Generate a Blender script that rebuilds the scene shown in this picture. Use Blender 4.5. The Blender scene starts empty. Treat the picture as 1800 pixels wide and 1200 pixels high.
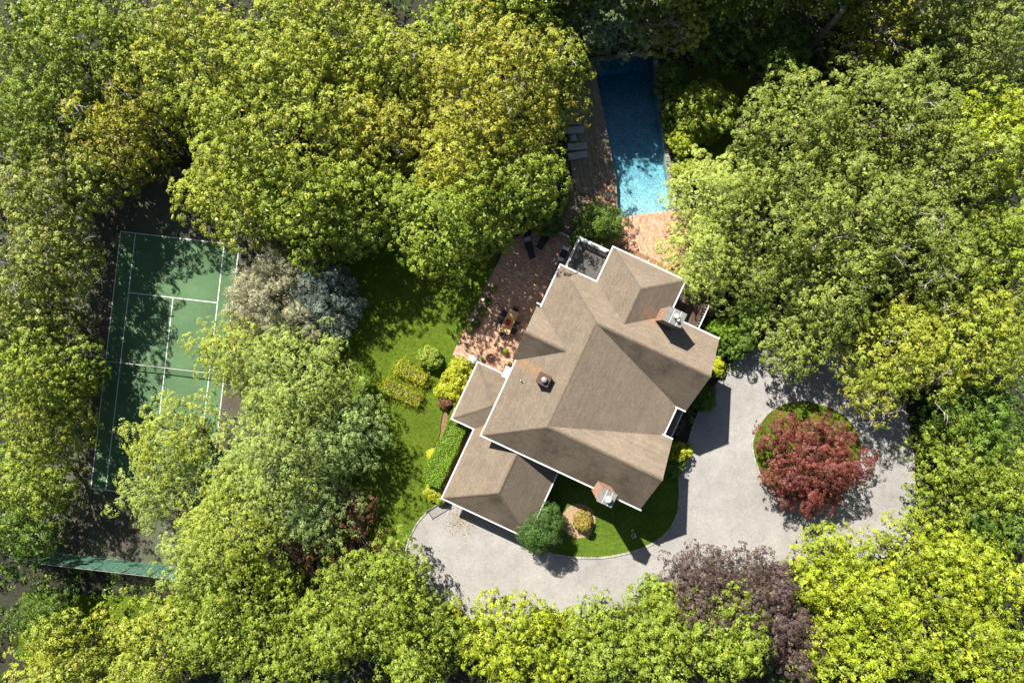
import bpy, math, random
import numpy as np
from mathutils import Vector

# ------------------------------------------------------------------ camera, sky, sun, exposure
S = bpy.context.scene
COL = S.collection
CAM_H = 62.8
PPM = 19.1                       # photo pixels per metre on the ground
cam_d = bpy.data.cameras.new('camera'); cam = bpy.data.objects.new('camera', cam_d); COL.objects.link(cam)
cam.location = (0, 0, CAM_H); cam.rotation_euler = (0, 0, 0)
cam_d.sensor_width = 36; cam_d.lens = 24.0; cam_d.clip_end = 2000; cam_d.clip_start = .5
S.camera = cam
SUN_EL = math.radians(46.0); SUN_AZ_VEC = (-0.515, 0.857)      # where the sun stands
SUN_STRENGTH = 5.0; SKY_STRENGTH = 0.05; EXPOSURE = 1.32
world = bpy.data.worlds.new('World'); S.world = world; world.use_nodes = True
wn = world.node_tree; bg = wn.nodes['Background']
sky = wn.nodes.new('ShaderNodeTexSky'); sky.sky_type = 'NISHITA'; sky.sun_disc = False
sky.sun_elevation = SUN_EL; sky.sun_rotation = math.atan2(SUN_AZ_VEC[0], SUN_AZ_VEC[1])
wn.links.new(sky.outputs[0], bg.inputs[0]); bg.inputs[1].default_value = SKY_STRENGTH
sl = bpy.data.lights.new('sun', 'SUN'); so = bpy.data.objects.new('sun', sl); COL.objects.link(so)
sl.energy = SUN_STRENGTH; sl.angle = math.radians(.53); sl.color = (1, .95, .86)
sd = Vector((SUN_AZ_VEC[0]*math.cos(SUN_EL), SUN_AZ_VEC[1]*math.cos(SUN_EL), math.sin(SUN_EL)))
so.rotation_euler = sd.to_track_quat('Z', 'Y').to_euler(); so.location = (-30, 50, 60)
S.view_settings.view_transform = 'Standard'; S.view_settings.look = 'None'
S.view_settings.exposure = EXPOSURE; S.view_settings.gamma = 1; S.view_settings.use_curve_mapping = False

# ------------------------------------------------------------------ helpers
R = math.radians
rnd = random.Random(7)
def W(px, py, h=0.0):
    k = 1 - h/CAM_H
    return ((px-900)/PPM*k, (600-py)/PPM*k)

def mat(name, col=(.5, .5, .5), rough=.8, attr=None, noise=None, bump=0, bscale=40, metal=0, spec=.3, trans=0, extra=None, alpha=None, leafy=False):
    """procedural material: base colour (or colour attribute) varied by noise layers [(scale, dark, light)]"""
    m = bpy.data.materials.new(name); m.use_nodes = True; nt = m.node_tree; N = nt.nodes; L = nt.links
    b = N['Principled BSDF']; out = N['Material Output']
    b.inputs['Roughness'].default_value = rough; b.inputs['Metallic'].default_value = metal
    b.inputs['Specular IOR Level'].default_value = spec
    tc = N.new('ShaderNodeTexCoord'); co = tc.outputs['Object']
    if attr:
        a = N.new('ShaderNodeAttribute'); a.attribute_name = attr; cur = a.outputs['Color']
    else:
        a = N.new('ShaderNodeRGB'); a.outputs[0].default_value = (*col, 1); cur = a.outputs[0]
    for (sc, lo, hi, *rest) in (noise or []):
        n = N.new('ShaderNodeTexNoise'); n.inputs['Scale'].default_value = sc; n.inputs['Detail'].default_value = 4
        L.new(co, n.inputs['Vector'])
        r = N.new('ShaderNodeValToRGB'); e = r.color_ramp.elements
        p0, p1 = (rest[0] if rest else (.3, .7))
        e[0].position = p0; e[1].position = p1
        lo = (lo,)*3 if not isinstance(lo, tuple) else lo; hi = (hi,)*3 if not isinstance(hi, tuple) else hi
        e[0].color = (*lo, 1); e[1].color = (*hi, 1)
        L.new(n.outputs['Fac'], r.inputs[0])
        mx = N.new('ShaderNodeMix'); mx.data_type = 'RGBA'; mx.blend_type = 'MULTIPLY'; mx.inputs[0].default_value = 1
        mx.clamp_result = False
        L.new(cur, mx.inputs[6]); L.new(r.outputs[0], mx.inputs[7]); cur = mx.outputs[2]
    if extra: cur = extra(nt, cur, co)
    if not leafy:
        mx = N.new('ShaderNodeMix'); mx.data_type = 'RGBA'; mx.blend_type = 'MULTIPLY'; mx.inputs[0].default_value = 1
        L.new(cur, mx.inputs[6]); mx.inputs[7].default_value = (.80, .80, .80, 1); cur = mx.outputs[2]
    L.new(cur, b.inputs['Base Color'])
    if bump:
        n = N.new('ShaderNodeTexNoise'); n.inputs['Scale'].default_value = bscale; n.inputs['Detail'].default_value = 3
        L.new(co, n.inputs['Vector'])
        bp = N.new('ShaderNodeBump'); bp.inputs['Strength'].default_value = bump; bp.inputs['Distance'].default_value = .03
        L.new(n.outputs['Fac'], bp.inputs['Height']); L.new(bp.outputs[0], b.inputs['Normal'])
    if trans:
        t = N.new('ShaderNodeBsdfTranslucent'); L.new(cur, t.inputs[0])
        ms = N.new('ShaderNodeMixShader'); ms.inputs[0].default_value = trans
        L.new(b.outputs[0], ms.inputs[1]); L.new(t.outputs[0], ms.inputs[2]); L.new(ms.outputs[0], out.inputs[0])
    if alpha is not None:
        t = N.new('ShaderNodeBsdfTransparent'); ms = N.new('ShaderNodeMixShader'); ms.inputs[0].default_value = alpha
        L.new(t.outputs[0], ms.inputs[1]); L.new(b.outputs[0], ms.inputs[2]); L.new(ms.outputs[0], out.inputs[0])
    return m

def patch_mix(scale, thr, width, col, fac=1.0):
    def f(nt, cur, co):
        N = nt.nodes; L = nt.links
        n = N.new('ShaderNodeTexNoise'); n.inputs['Scale'].default_value = scale; n.inputs['Detail'].default_value = 6
        n.inputs['Roughness'].default_value = .65
        L.new(co, n.inputs['Vector'])
        r = N.new('ShaderNodeMapRange'); r.inputs[1].default_value = thr; r.inputs[2].default_value = thr+width
        r.inputs[4].default_value = fac
        L.new(n.outputs['Fac'], r.inputs[0])
        mx = N.new('ShaderNodeMix'); mx.data_type = 'RGBA'; L.new(r.outputs[0], mx.inputs[0])
        L.new(cur, mx.inputs[6]); mx.inputs[7].default_value = (*col, 1)
        return mx.outputs[2]
    return f
def chain(*fs):
    def f(nt, cur, co):
        for g in fs: cur = g(nt, cur, co)
        return cur
    return f

M = {}
M['leaf'] = mat('leaf', attr='tint', rough=.5, spec=.3, trans=.14, leafy=True)
M['needle'] = mat('needle', attr='tint', rough=.55, spec=.4, trans=.10, leafy=True)
M['bark'] = mat('bark', (.16, .13, .105), noise=[(3, .6, 1.3), (18, .7, 1.2)], bump=.6, bscale=25)
M['deadwood'] = mat('dead_wood', (.42, .37, .32), noise=[(6, .7, 1.2)])
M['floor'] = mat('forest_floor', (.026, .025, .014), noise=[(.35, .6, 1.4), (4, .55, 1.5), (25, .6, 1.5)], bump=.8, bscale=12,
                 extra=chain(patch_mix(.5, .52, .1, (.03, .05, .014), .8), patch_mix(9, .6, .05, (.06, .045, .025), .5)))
M['grass'] = mat('lawn_grass', (.100, .155, .012), noise=[(.45, .75, 1.2), (3.5, .72, 1.25), (28, .55, 1.45), (90, .7, 1.3)], bump=1, bscale=60, rough=.9, spec=.1,
                 extra=chain(patch_mix(1.1, .55, .2, (.19, .195, .02), .55), patch_mix(2.3, .6, .14, (.04, .085, .012), .6)))
M['grass2'] = mat('front_lawn_grass', (.092, .150, .014), noise=[(.45, .75, 1.2), (3.5, .72, 1.25), (28, .55, 1.45), (90, .7, 1.3)], bump=1, bscale=60, rough=.9, spec=.1,
                 extra=chain(patch_mix(1.3, .56, .2, (.115, .15, .015), .7), patch_mix(12, .66, .06, (.20, .18, .05), .6)))
M['gravel'] = mat('gravel', (.355, .338, .318), noise=[(.18, .86, 1.08), (.8, .9, 1.07), (3, .92, 1.06), (14, .84, 1.14), (50, .6, 1.35)], bump=.7, bscale=45, rough=.95, spec=.15,
                  extra=chain(patch_mix(30, .68, .04, (.2, .17, .14), .7), patch_mix(.9, .66, .2, (.27, .24, .19), .5)))
M['stain'] = mat('leaf_litter_stain', (.26, .17, .07), noise=[(2, .6, 1.2), (10, .6, 1.3)], rough=1)
M['court'] = mat('court_paint', (.092, .172, .080), noise=[(.35, .78, 1.12), (3, .93, 1.06), (40, .93, 1.07)], rough=.85, spec=.2,
                 extra=patch_mix(5, .68, .06, (.14, .15, .07), .4))
M['surround'] = mat('court_surround', (.085, .075, .055), noise=[(.5, .75, 1.2), (5, .75, 1.2), (35, .7, 1.3)], rough=.95,
                    extra=chain(patch_mix(.32, .46, .12, (.085, .10, .06), .9), patch_mix(7, .6, .08, (.26, .15, .09), .7), patch_mix(3, .6, .1, (.09, .07, .04), .8)))
M['line'] = mat('line_paint', (.78, .78, .74), noise=[(20, .85, 1.05)], rough=.7)
M['shingle'] = mat('shingle', attr='tint', rough=.92, spec=.2, noise=[(.7, .92, 1.06), (9, .86, 1.12), (38, .55, 1.4)], bump=.5, bscale=60)
M['underlay'] = mat('roof_underlay', (.10, .08, .065), rough=1)
M['white'] = mat('white_paint', (.66, .66, .65), rough=.5, noise=[(4, .93, 1.03)])
M['siding'] = mat('cedar_siding', (.42, .39, .34), noise=[(3, .85, 1.1), (25, .85, 1.1)])
M['brick'] = mat('brick', attr='tint', rough=.9, noise=[(12, .8, 1.15), (80, .75, 1.2)])
M['mortar'] = mat('brick_joint_sand', (.26, .19, .14), noise=[(30, .7, 1.2)], rough=1)
M['chimney'] = mat('chimney_brick', attr='tint', rough=.9, noise=[(30, .8, 1.15)])
M['slab'] = mat('concrete_slab', (.21, .205, .195), noise=[(3, .8, 1.1), (30, .85, 1.1)])
M['steel'] = mat('galvanised_steel', (.62, .62, .6), rough=.38, metal=.7, noise=[(8, .85, 1.05)])
M['black'] = mat('black_metal', (.018, .018, .02), rough=.45)
M['iron'] = mat('rusty_iron', (.10, .05, .035), rough=.7, noise=[(20, .6, 1.6)])
M['deck'] = mat('deck_board', attr='tint', rough=.9, noise=[(5, .7, 1.2), (40, .8, 1.2)])
M['teak'] = mat('teak', (.62, .38, .16), rough=.6, noise=[(6, .85, 1.12), (40, .85, 1.1)])
M['grey_teak'] = mat('weathered_teak', (.52, .49, .46), rough=.8, noise=[(10, .8, 1.15)])
M['plaster'] = mat('pool_plaster', (.56, .66, .64), noise=[(1.2, .8, 1.1), (7, .72, 1.25, (.42, .6)), (22, .85, 1.1)], rough=.8)  # bright specks in the noise stand in for caustic light on the basin
M['stone'] = mat('coping_stone', attr='tint', rough=.9, noise=[(10, .75, 1.2)])
M['mulch'] = mat('mulch', (.27, .165, .095), noise=[(8, .6, 1.3), (40, .5, 1.5)], rough=1, bump=1, bscale=40)
M['mulch_pale'] = mat('pale_mulch', (.42, .29, .18), noise=[(8, .7, 1.2), (40, .6, 1.4)], rough=1, bump=1, bscale=40)
M['cushion'] = mat('grey_cushion', (.24, .29, .31), rough=.9, noise=[(20, .9, 1.05)])
M['darkfab'] = mat('dark_wicker', (.03, .032, .036), rough=.7, noise=[(30, .6, 1.6)])
M['red'] = mat('red_petal', (.45, .012, .015), rough=.5)
M['pink'] = mat('pink_petal', (.75, .35, .4), rough=.5)
M['whitepet'] = mat('white_petal', (.80, .80, .76), rough=.7, trans=.1)
M['terracotta'] = mat('terracotta', (.36, .15, .08), rough=.8)
M['screen'] = mat('green_windscreen', (.12, .27, .19), rough=.6, noise=[(6, .75, 1.2)], alpha=.72)
M['net'] = mat('net_cord', (.03, .03, .03), rough=.8)
M['tan'] = mat('tan_timber', (.45, .35, .17), rough=.8, noise=[(10, .8, 1.2)])
M['roofdeck'] = mat('roof_membrane', (.10, .095, .088), rough=.9, noise=[(2, .7, 1.2), (20, .8, 1.2)], extra=patch_mix(3, .6, .1, (.17, .14, .10), .5))
M['glass'] = mat('window_glass', (.03, .04, .05), rough=.08, spec=.6)
M['cream'] = mat('pale_stone', (.55, .52, .46), rough=.9, noise=[(20, .8, 1.15)])

# water: clear body with real absorption, rippled glossy surface, over a plastered basin
mw = bpy.data.materials.new('pool_water'); mw.use_nodes = True; nt = mw.node_tree; nt.nodes.clear(); N = nt.nodes; L = nt.links
o_ = N.new('ShaderNodeOutputMaterial'); tr = N.new('ShaderNodeBsdfTransparent'); gl = N.new('ShaderNodeBsdfGlossy')
gl.inputs['Roughness'].default_value = .08
fr = N.new('ShaderNodeFresnel'); fr.inputs[0].default_value = 1.33
nz = N.new('ShaderNodeTexNoise'); nz.inputs['Scale'].default_value = 14; nz.inputs['Detail'].default_value = 3
tcw = N.new('ShaderNodeTexCoord'); L.new(tcw.outputs['Object'], nz.inputs['Vector'])
bpw = N.new('ShaderNodeBump'); bpw.inputs['Strength'].default_value = .3; bpw.inputs['Distance'].default_value = .02
L.new(nz.outputs['Fac'], bpw.inputs['Height']); L.new(bpw.outputs[0], gl.inputs['Normal']); L.new(bpw.outputs[0], fr.inputs['Normal'])
m2 = N.new('ShaderNodeMixShader'); L.new(fr.outputs[0], m2.inputs[0]); L.new(tr.outputs[0], m2.inputs[1]); L.new(gl.outputs[0], m2.inputs[2])
L.new(m2.outputs[0], o_.inputs[0])
va = N.new('ShaderNodeVolumeAbsorption'); va.inputs['Color'].default_value = (.20, .66, .80, 1); va.inputs['Density'].default_value = .62
L.new(va.outputs[0], o_.inputs['Volume']); M['water'] = mw

def obj(name, me, parent=None, label=None, cat=None, group=None, kind=None, loc=None, rz=None):
    o = bpy.data.objects.new(name, me); COL.objects.link(o)
    if parent is not None: o.parent = parent
    if loc is not None: o.location = loc
    if rz is not None: o.rotation_euler = (0, 0, rz)
    if label: o['label'] = label
    if cat: o['category'] = cat
    if group: o['group'] = group
    if kind: o['kind'] = kind
    return o
def thing(name, label, cat, loc=(0, 0, 0), rz=0, group=None):
    return obj(name, None, None, label, cat, group, None, loc, rz)
def copy_tree(o, parent=None):
    c = o.copy(); COL.objects.link(c)
    if parent is not None: c.parent = parent
    for ch in list(o.children): copy_tree(ch, c)
    return c

class MB:
    def __init__(s): s.v = []; s.f = []; s.t = []
    def poly(s, pts, tint=None):
        i = len(s.v); s.v += [tuple(p) for p in pts]; s.f.append(tuple(range(i, i+len(pts)))); s.t.append(tint or (1, 1, 1)); return s
    def face_box(s, x0, x1, y0, y1, z0, z1, tint=None, rz=0, c=None, bottom=True):
        p = [(x0, y0), (x1, y0), (x1, y1), (x0, y1)]
        if rz or c:
            ca, sa = math.cos(rz), math.sin(rz); cx, cy = c or (0, 0)
            p = [(cx+x*ca-y*sa, cy+x*sa+y*ca) for x, y in p]
        return s.prism(p, z0, z1, tint, bottom)
    def prism(s, p, z0, z1, tint=None, bottom=True):
        n = len(p); i = len(s.v)
        s.v += [(x, y, z0) for x, y in p] + [(x, y, z1) for x, y in p]
        s.f.append(tuple(range(i+n, i+2*n))); s.t.append(tint or (1, 1, 1))
        if bottom: s.f.append(tuple(range(i+n-1, i-1, -1))); s.t.append(tint or (1, 1, 1))
        for k in range(n):
            l = (k+1) % n; s.f.append((i+k, i+l, i+n+l, i+n+k)); s.t.append(tint or (1, 1, 1))
        return s
    def bar(s, p, q, w, h=None, tint=None):
        """box beam from p to q"""
        p, q = Vector(p), Vector(q); d = (q-p).normalized(); h = h or w
        up = Vector((0, 0, 1)) if abs(d.z) < .95 else Vector((1, 0, 0))
        a = d.cross(up).normalized()*w/2; b = a.cross(d).normalized()*h/2
        i = len(s.v)
        for e in (p, q):
            s.v += [tuple(e-a-b), tuple(e+a-b), tuple(e+a+b), tuple(e-a+b)]
        for f in ((0, 3, 2, 1), (4, 5, 6, 7), (0, 1, 5, 4), (1, 2, 6, 5), (2, 3, 7, 6), (3, 0, 4, 7)):
            s.f.append(tuple(i+k for k in f)); s.t.append(tint or (1, 1, 1))
        return s
    def tube(s, pts, rad, n=6, tint=None, cap=True):
        pts = [Vector(p) for p in pts]; i0 = len(s.v)
        rad = rad if isinstance(rad, (list, tuple)) else [rad]*len(pts)
        for k, p in enumerate(pts):
            d = (pts[min(k+1, len(pts)-1)]-pts[max(k-1, 0)]).normalized()
            up = Vector((0, 0, 1)) if abs(d.z) < .9 else Vector((1, 0, 0))
            a = d.cross(up).normalized(); b = d.cross(a)
            for j in range(n):
                t = 2*math.pi*j/n; s.v.append(tuple(p+(a*math.cos(t)+b*math.sin(t))*rad[k]))
        for k in range(len(pts)-1):
            for j in range(n):
                l = (j+1) % n; s.f.append((i0+k*n+j, i0+k*n+l, i0+(k+1)*n+l, i0+(k+1)*n+j)); s.t.append(tint or (1, 1, 1))
        if cap:
            e = i0+(len(pts)-1)*n; s.f.append(tuple(range(e, e+n))); s.t.append(tint or (1, 1, 1))
            s.f.append(tuple(range(i0+n-1, i0-1, -1))); s.t.append(tint or (1, 1, 1))
        return s
    def lathe(s, prof, n=16, c=(0, 0, 0), tint=None):
        i0 = len(s.v)
        for (r, z) in prof:
            for j in range(n):
                t = 2*math.pi*j/n; s.v.append((c[0]+r*math.cos(t), c[1]+r*math.sin(t), c[2]+z))
        for k in range(len(prof)-1):
            for j in range(n):
                l = (j+1) % n; s.f.append((i0+k*n+j, i0+k*n+l, i0+(k+1)*n+l, i0+(k+1)*n+j)); s.t.append(tint or (1, 1, 1))
        e = i0+(len(prof)-1)*n; s.f.append(tuple(range(e, e+n))); s.t.append(tint or (1, 1, 1))
        s.f.append(tuple(range(i0+n-1, i0-1, -1))); s.t.append(tint or (1, 1, 1))
        return s
    def mesh(s, name, m, smooth=False):
        me = bpy.data.meshes.new(name); me.from_pydata(s.v, [], s.f); me.materials.append(M[m] if isinstance(m, str) else m)
        a = me.attributes.new('tint', 'FLOAT_COLOR', 'FACE')
        a.data.foreach_set('color', np.array([(*t, 1) for t in s.t], 'f').ravel())
        if smooth: me.polygons.foreach_set('use_smooth', [True]*len(me.polygons))
        me.update(); return me
    def build(s, name, m, parent=None, smooth=False, **kw):
        return obj(name, s.mesh(name, m, smooth), parent, **kw)

def clip_half(poly, a, b, c):
    """keep a*x+b*y<=c"""
    out = []; n = len(poly)
    for i in range(n):
        p, q = poly[i], poly[(i+1) % n]; dp = a*p[0]+b*p[1]-c; dq = a*q[0]+b*q[1]-c
        if dp <= 0: out.append(p)
        if (dp < 0 < dq) or (dq < 0 < dp):
            t = dp/(dp-dq); out.append((p[0]+t*(q[0]-p[0]), p[1]+t*(q[1]-p[1])))
    return out
def clip_rect(poly, x0, x1, y0, y1):
    for h in ((1, 0, x1), (-1, 0, -x0), (0, 1, y1), (0, -1, -y0)):
        poly = clip_half(poly, *h)
        if len(poly) < 3: return []
    return poly
def inside(p, poly):
    x, y = p; r = False; n = len(poly); j = n-1
    for i in range(n):
        xi, yi = poly[i]; xj, yj = poly[j]
        if (yi > y) != (yj > y) and x < (xj-xi)*(y-yi)/(yj-yi)+xi: r = not r
        j = i
    return r
def area(p): return .5*sum(p[i][0]*p[(i+1) % len(p)][1]-p[(i+1) % len(p)][0]*p[i][1] for i in range(len(p)))
def smooth_line(pts, n=6, closed=False):
    P = [Vector((*p, 0)) for p in pts]; out = []; m = len(P)
    rng_ = range(m if closed else m-1)
    for i in rng_:
        g = (lambda k: P[k % m]) if closed else (lambda k: P[max(0, min(m-1, k))])
        a, b, c, d = g(i-1), g(i), g(i+1), g(i+2)
        for k in range(n):
            t = k/n
            v = .5*((2*b)+(c-a)*t+(2*a-5*b+4*c-d)*t*t+(3*b-a-3*c+d)*t**3); out.append((v.x, v.y))
    if not closed: out.append((P[-1].x, P[-1].y))
    return out
def gw(pts, h=0): return [W(x, y, h) for x, y in pts]
def sheet(name, pts, z, m, kind='structure', **kw):
    if area(pts) < 0: pts = pts[::-1]
    b = MB(); b.poly([(x, y, z) for x, y in pts]); me = b.mesh(name, m)
    import bmesh
    bm = bmesh.new(); bm.from_mesh(me); bmesh.ops.triangulate(bm, faces=bm.faces[:], ngon_method='EAR_CLIP'); bm.to_mesh(me); bm.free()
    return obj(name, me, None, kind=kind, **kw)

# ------------------------------------------------------------------ outlines on the ground (from the photograph's pixels, metres)
POOL = gw([(1043, 108), (1147, 94), (1181, 370), (1087, 382)])
DRIVE_OUT = smooth_line(gw([(754, 896), (735, 917), (720, 945), (711, 978), (712, 1012), (730, 1046), (762, 1068), (800, 1082), (860, 1088), (930, 1090), (1000, 1086), (1060, 1072),
    (1125, 1058), (1190, 1035), (1270, 1008), (1350, 992), (1420, 990), (1500, 990), (1580, 965), (1609, 925), (1607, 860), (1603, 790), (1588, 720), (1555, 655), (1500, 612), (1430, 590), (1360, 594), (1305, 622), (1262, 672)]), 5)
DRIVE_IN = smooth_line(gw([(1262, 672), (1238, 705), (1222, 738), (1212, 768), (1203, 796), (1193, 825), (1194, 868), (1188, 908), (1164, 943), (1120, 966), (1060, 979), (1005, 978), (962, 969), (925, 948)]), 5)
DRIVE = DRIVE_OUT + DRIVE_IN[1:] + gw([(905, 930), (790, 873), (770, 884)])
ISLAND = smooth_line(gw([(1322, 790), (1327, 760), (1345, 730), (1372, 711), (1410, 703), (1450, 712), (1490, 735), (1512, 775), (1508, 830), (1478, 868), (1430, 882), (1380, 872), (1340, 840)]), 5, True)
LAWN_W = smooth_line(gw([(590, 440), (700, 425), (880, 430)]), 3) + gw([(862, 500), (795, 623), (845, 650), (905, 675), (860, 760), (790, 872), (770, 884), (754, 896), (735, 917), (720, 945), (690, 970), (640, 950), (600, 860), (560, 740), (545, 600), (560, 500)])
LAWN_S = DRIVE_IN[24:] + gw([(900, 915), (960, 800), (1120, 880), (1160, 800)])
LAWN_E = gw([(1180, 130), (1260, 110), (1350, 150), (1380, 330), (1300, 360), (1220, 330), (1180, 240)])
LAWN_B = gw([(40, 1040), (300, 1050), (260, 1130), (160, 1170), (30, 1160)])
CA = R(-6.6); CX, CY = W(290.5, 644.5)
def court(x, y): return (CX+x*math.cos(CA)-y*math.sin(CA), CY+x*math.sin(CA)+y*math.cos(CA))
SURR = [court(x, y) for x, y in ((-9.8, -18.2), (9.3, -18.2), (9.3, 18.3), (-9.8, 18.3))]
PATIO = gw([(795, 623), (862, 488), (890, 430), (930, 402), (976, 404), (1010, 420), (1060, 440), (1080, 500), (960, 560), (930, 640), (905, 668), (845, 655)])
BRICK_E = gw([(1083, 315), (1087, 383), (1181, 371), (1215, 366), (1240, 470), (1180, 500), (1085, 450), (1030, 400), (1030, 350)])
DECK = gw([(1040, 100), (1043, 108), (1083, 315), (1030, 350), (1020, 424), (1012, 421), (973, 404), (1007, 320), (995, 200), (1020, 160), (1030, 100)])
DECK_ALL = DECK
NO_PLANTS = [DRIVE, LAWN_W, LAWN_S, LAWN_E, SURR, PATIO, BRICK_E, DECK, POOL]
HA = R(-25)
def HW(a, b): return (a*math.cos(HA)-b*math.sin(HA), a*math.sin(HA)+b*math.cos(HA))
HOUSE_FOOT = [HW(a, b) for a, b in ((-2, -8.6), (.2, -8.6), (.2, -15.1), (8.6, -15.1), (8.6, -8.2), (16, -8.2), (16.6, 8), (13, 10), (11, 11), (1, 11), (1, -2.9), (-2, -2.9))]
NO_PLANTS.append(HOUSE_FOOT)

# ------------------------------------------------------------------ ground with a hole for the pool
b = MB(); c4 = POOL if area(POOL) > 0 else POOL[::-1]
cxp = sum(p[0] for p in c4)/4; cyp = sum(p[1] for p in c4)/4
big = [(-400, -400), (400, -400), (400, 400), (-400, 400)]
c4 = sorted(c4, key=lambda p: math.atan2(p[1]-cyp, p[0]-cxp)); big = sorted(big, key=lambda p: math.atan2(p[1], p[0]))
for i in range(4):
    j = (i+1) % 4; b.poly([(*big[i], 0), (*big[j], 0), (*c4[j], 0), (*c4[i], 0)])
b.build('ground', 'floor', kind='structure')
sheet('lawn', LAWN_W, .004, 'grass'); sheet('lawn', LAWN_S, .004, 'grass2'); sheet('lawn', LAWN_E, .004, 'grass'); sheet('lawn', LAWN_B, .004, 'grass')
sheet('driveway', DRIVE, .012, 'gravel')
sheet('court_surround', SURR, .004, 'surround')
sheet('lawn', ISLAND, .10, 'grass')

def stone_row(name, line, z, size, wid, cols, mname='stone', jitter=.03, label=None, closed=False):
    b = MB(); pts = [Vector((*p, 0)) for p in line]
    if closed: pts.append(pts[0])
    carry = 0; r = random.Random(len(pts))
    for p, q in zip(pts, pts[1:]):
        d = q-p; l = d.length
        if l < 1e-6: continue
        a = math.atan2(d.y, d.x); t = carry
        while t < l:
            c = p+d*(t/l); s = size*r.uniform(.85, 1)
            k = r.uniform(.75, 1.2); col = tuple(v*k for v in r.choice(cols))
            b.face_box(-s/2, s/2, -wid/2*r.uniform(.9, 1.1), wid/2, 0, z+r.uniform(-.012, .012), col, a+r.uniform(-.05, .05), (c.x+r.uniform(-jitter, jitter)*.5, c.y), bottom=False)
            t += size+.012
        carry = t-l
    return b.build(name, mname, kind='stuff', label=label)
CO = [(.40, .38, .35), (.33, .31, .29), (.45, .40, .35)]
stone_row('driveway_kerb', DRIVE_OUT, .09, .24, .13, CO, label='pale stone block edging along the outer side of the gravel driveway')
stone_row('front_lawn_kerb', DRIVE_IN, .11, .24, .15, CO, label='pale stone block edging between driveway and front lawn')
stone_row('island_kerb', ISLAND, .13, .24, .14, CO, label='stone block ring round the planted island', closed=True)

# leaf-litter smear on the gravel beside the garage
b = MB(); r = random.Random(3)
for i in range(420):
    x, y = W(795+r.gauss(0, 1)*13+r.uniform(0, 30), 915+r.gauss(0, 1)*15); s = r.uniform(.02, .07); a = r.uniform(0, 6.28)
    b.poly([(x+s*math.cos(a+t), y+s*math.sin(a+t), .018+r.uniform(0, .004)) for t in (0, 1.3, 2.6, 4.2)])
b.build('fallen_leaves', 'stain', kind='stuff', label='brown leaf litter smeared on the gravel by the garage')

r = random.Random(31)
def debris(name, poly, n, z, label, biased=None):
    b = MB(); xs = [p[0] for p in poly]; ys = [p[1] for p in poly]; k = 0
    while k < n:
        x, y = r.uniform(min(xs), max(xs)), r.uniform(min(ys), max(ys))
        if not inside((x, y), poly) or mnoise2(x, y) < r.uniform(-.5, .7): continue
        s_ = r.uniform(.02, .055); a = r.uniform(0, 6.28); c = r.choice(((.22, .15, .06), (.30, .24, .08), (.12, .09, .04), (.2, .22, .05)))
        b.poly([(x+s_*math.cos(a+t), y+s_*math.sin(a+t), z+r.uniform(0, .012)) for t in (0, 1.3, 2.9, 4.4)], c); k += 1
    b.build(name, 'brick', kind='stuff', label=label)
from mathutils import noise as _mn
def mnoise2(x, y): return _mn.noise(Vector((x*.35, y*.35, 1.3)))
debris('fallen_leaves', DRIVE, 900, .020, 'small fallen leaves scattered over the gravel driveway')
debris('fallen_leaves', SURR, 2600, .024, 'small fallen leaves drifted over the tennis court and its surround')
debris('fallen_leaves', DECK_ALL, 300, .12, 'small fallen leaves on the pool deck')

# mulch beds
BED_W = smooth_line(gw([(800, 655), (790, 690), (776, 735), (772, 765), (756, 800), (752, 835), (760, 866), (778, 884)]), 4) + gw([(830, 760), (900, 680)])
sheet('planting_bed', BED_W, .012, 'mulch')
cx, cy = W(1017, 915)
sheet('planting_bed', [(cx+1.55*math.cos(t*.2513)*(1+.05*math.sin(3*t)), cy+1.6*math.sin(t*.2513)) for t in range(25)], .02, 'mulch_pale')
b = MB(); ln = smooth_line(gw([(790, 690), (776, 735), (772, 765), (756, 800), (752, 835), (760, 866)]), 5)
for p, q in zip(ln, ln[1:]): b.bar((*p, .05), (*q, .05), .04, .1)
b.build('bed_edging', 'iron', kind='structure')

# ------------------------------------------------------------------ tennis court
for nm, (x0, x1, y0, y1) in {'tennis_court': (-5.485, 5.485, -11.885, 11.885)}.items():
    sheet(nm, [court(x0, y0), court(x1, y0), court(x1, y1), court(x0, y1)], .010, 'court')
LWD = .075
def cline(x0, y0, x1, y1):
    if x0 == x1: p = [(x0-LWD/2, y0), (x0+LWD/2, y0), (x0+LWD/2, y1), (x0-LWD/2, y1)]
    else: p = [(x0, y0-LWD/2), (x1, y0-LWD/2), (x1, y0+LWD/2), (x0, y0+LWD/2)]
    sheet('court_line', [court(*q) for q in p], .014, 'line')
h = LWD/2
for s in (-1, 1):
    cline(s*5.485, -11.885-h, s*5.485, 11.885+h)
    cline(s*4.115, -11.885+h, s*4.115, 11.885-h)
    cline(-5.485+h, s*11.885, 5.485-h, s*11.885) if False else None
    sheet('court_line', [court(x, y) for x, y in ((-5.485+h, s*11.885-h), (5.485-h, s*11.885-h), (5.485-h, s*11.885+h), (-5.485+h, s*11.885+h))], .018, 'line')
    cline(-4.115+h, s*6.4, 4.115-h, s*6.4)
    sheet('court_line', [court(x, y) for x, y in ((-h, s*11.7), (h, s*11.7), (h, s*11.88), (-h, s*11.88))], .022, 'line')
cline(0, -6.4+h, 0, 6.4-h)
net = thing('tennis_net', 'low dark tennis net with a pale top band across the green court', 'tennis net', (CX, CY, 0), CA)
for s in (-1, 1):
    MB().tube([(s*6.4, 0, 0), (s*6.4, 0, 1.07)], .045, 8).build('post', 'black', net)
b = MB()
for i in range(9):
    x = -6.4+12.8*i/8; 
def nz_(x): return .914+.155*(abs(x)/6.4)**1.6
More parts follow.
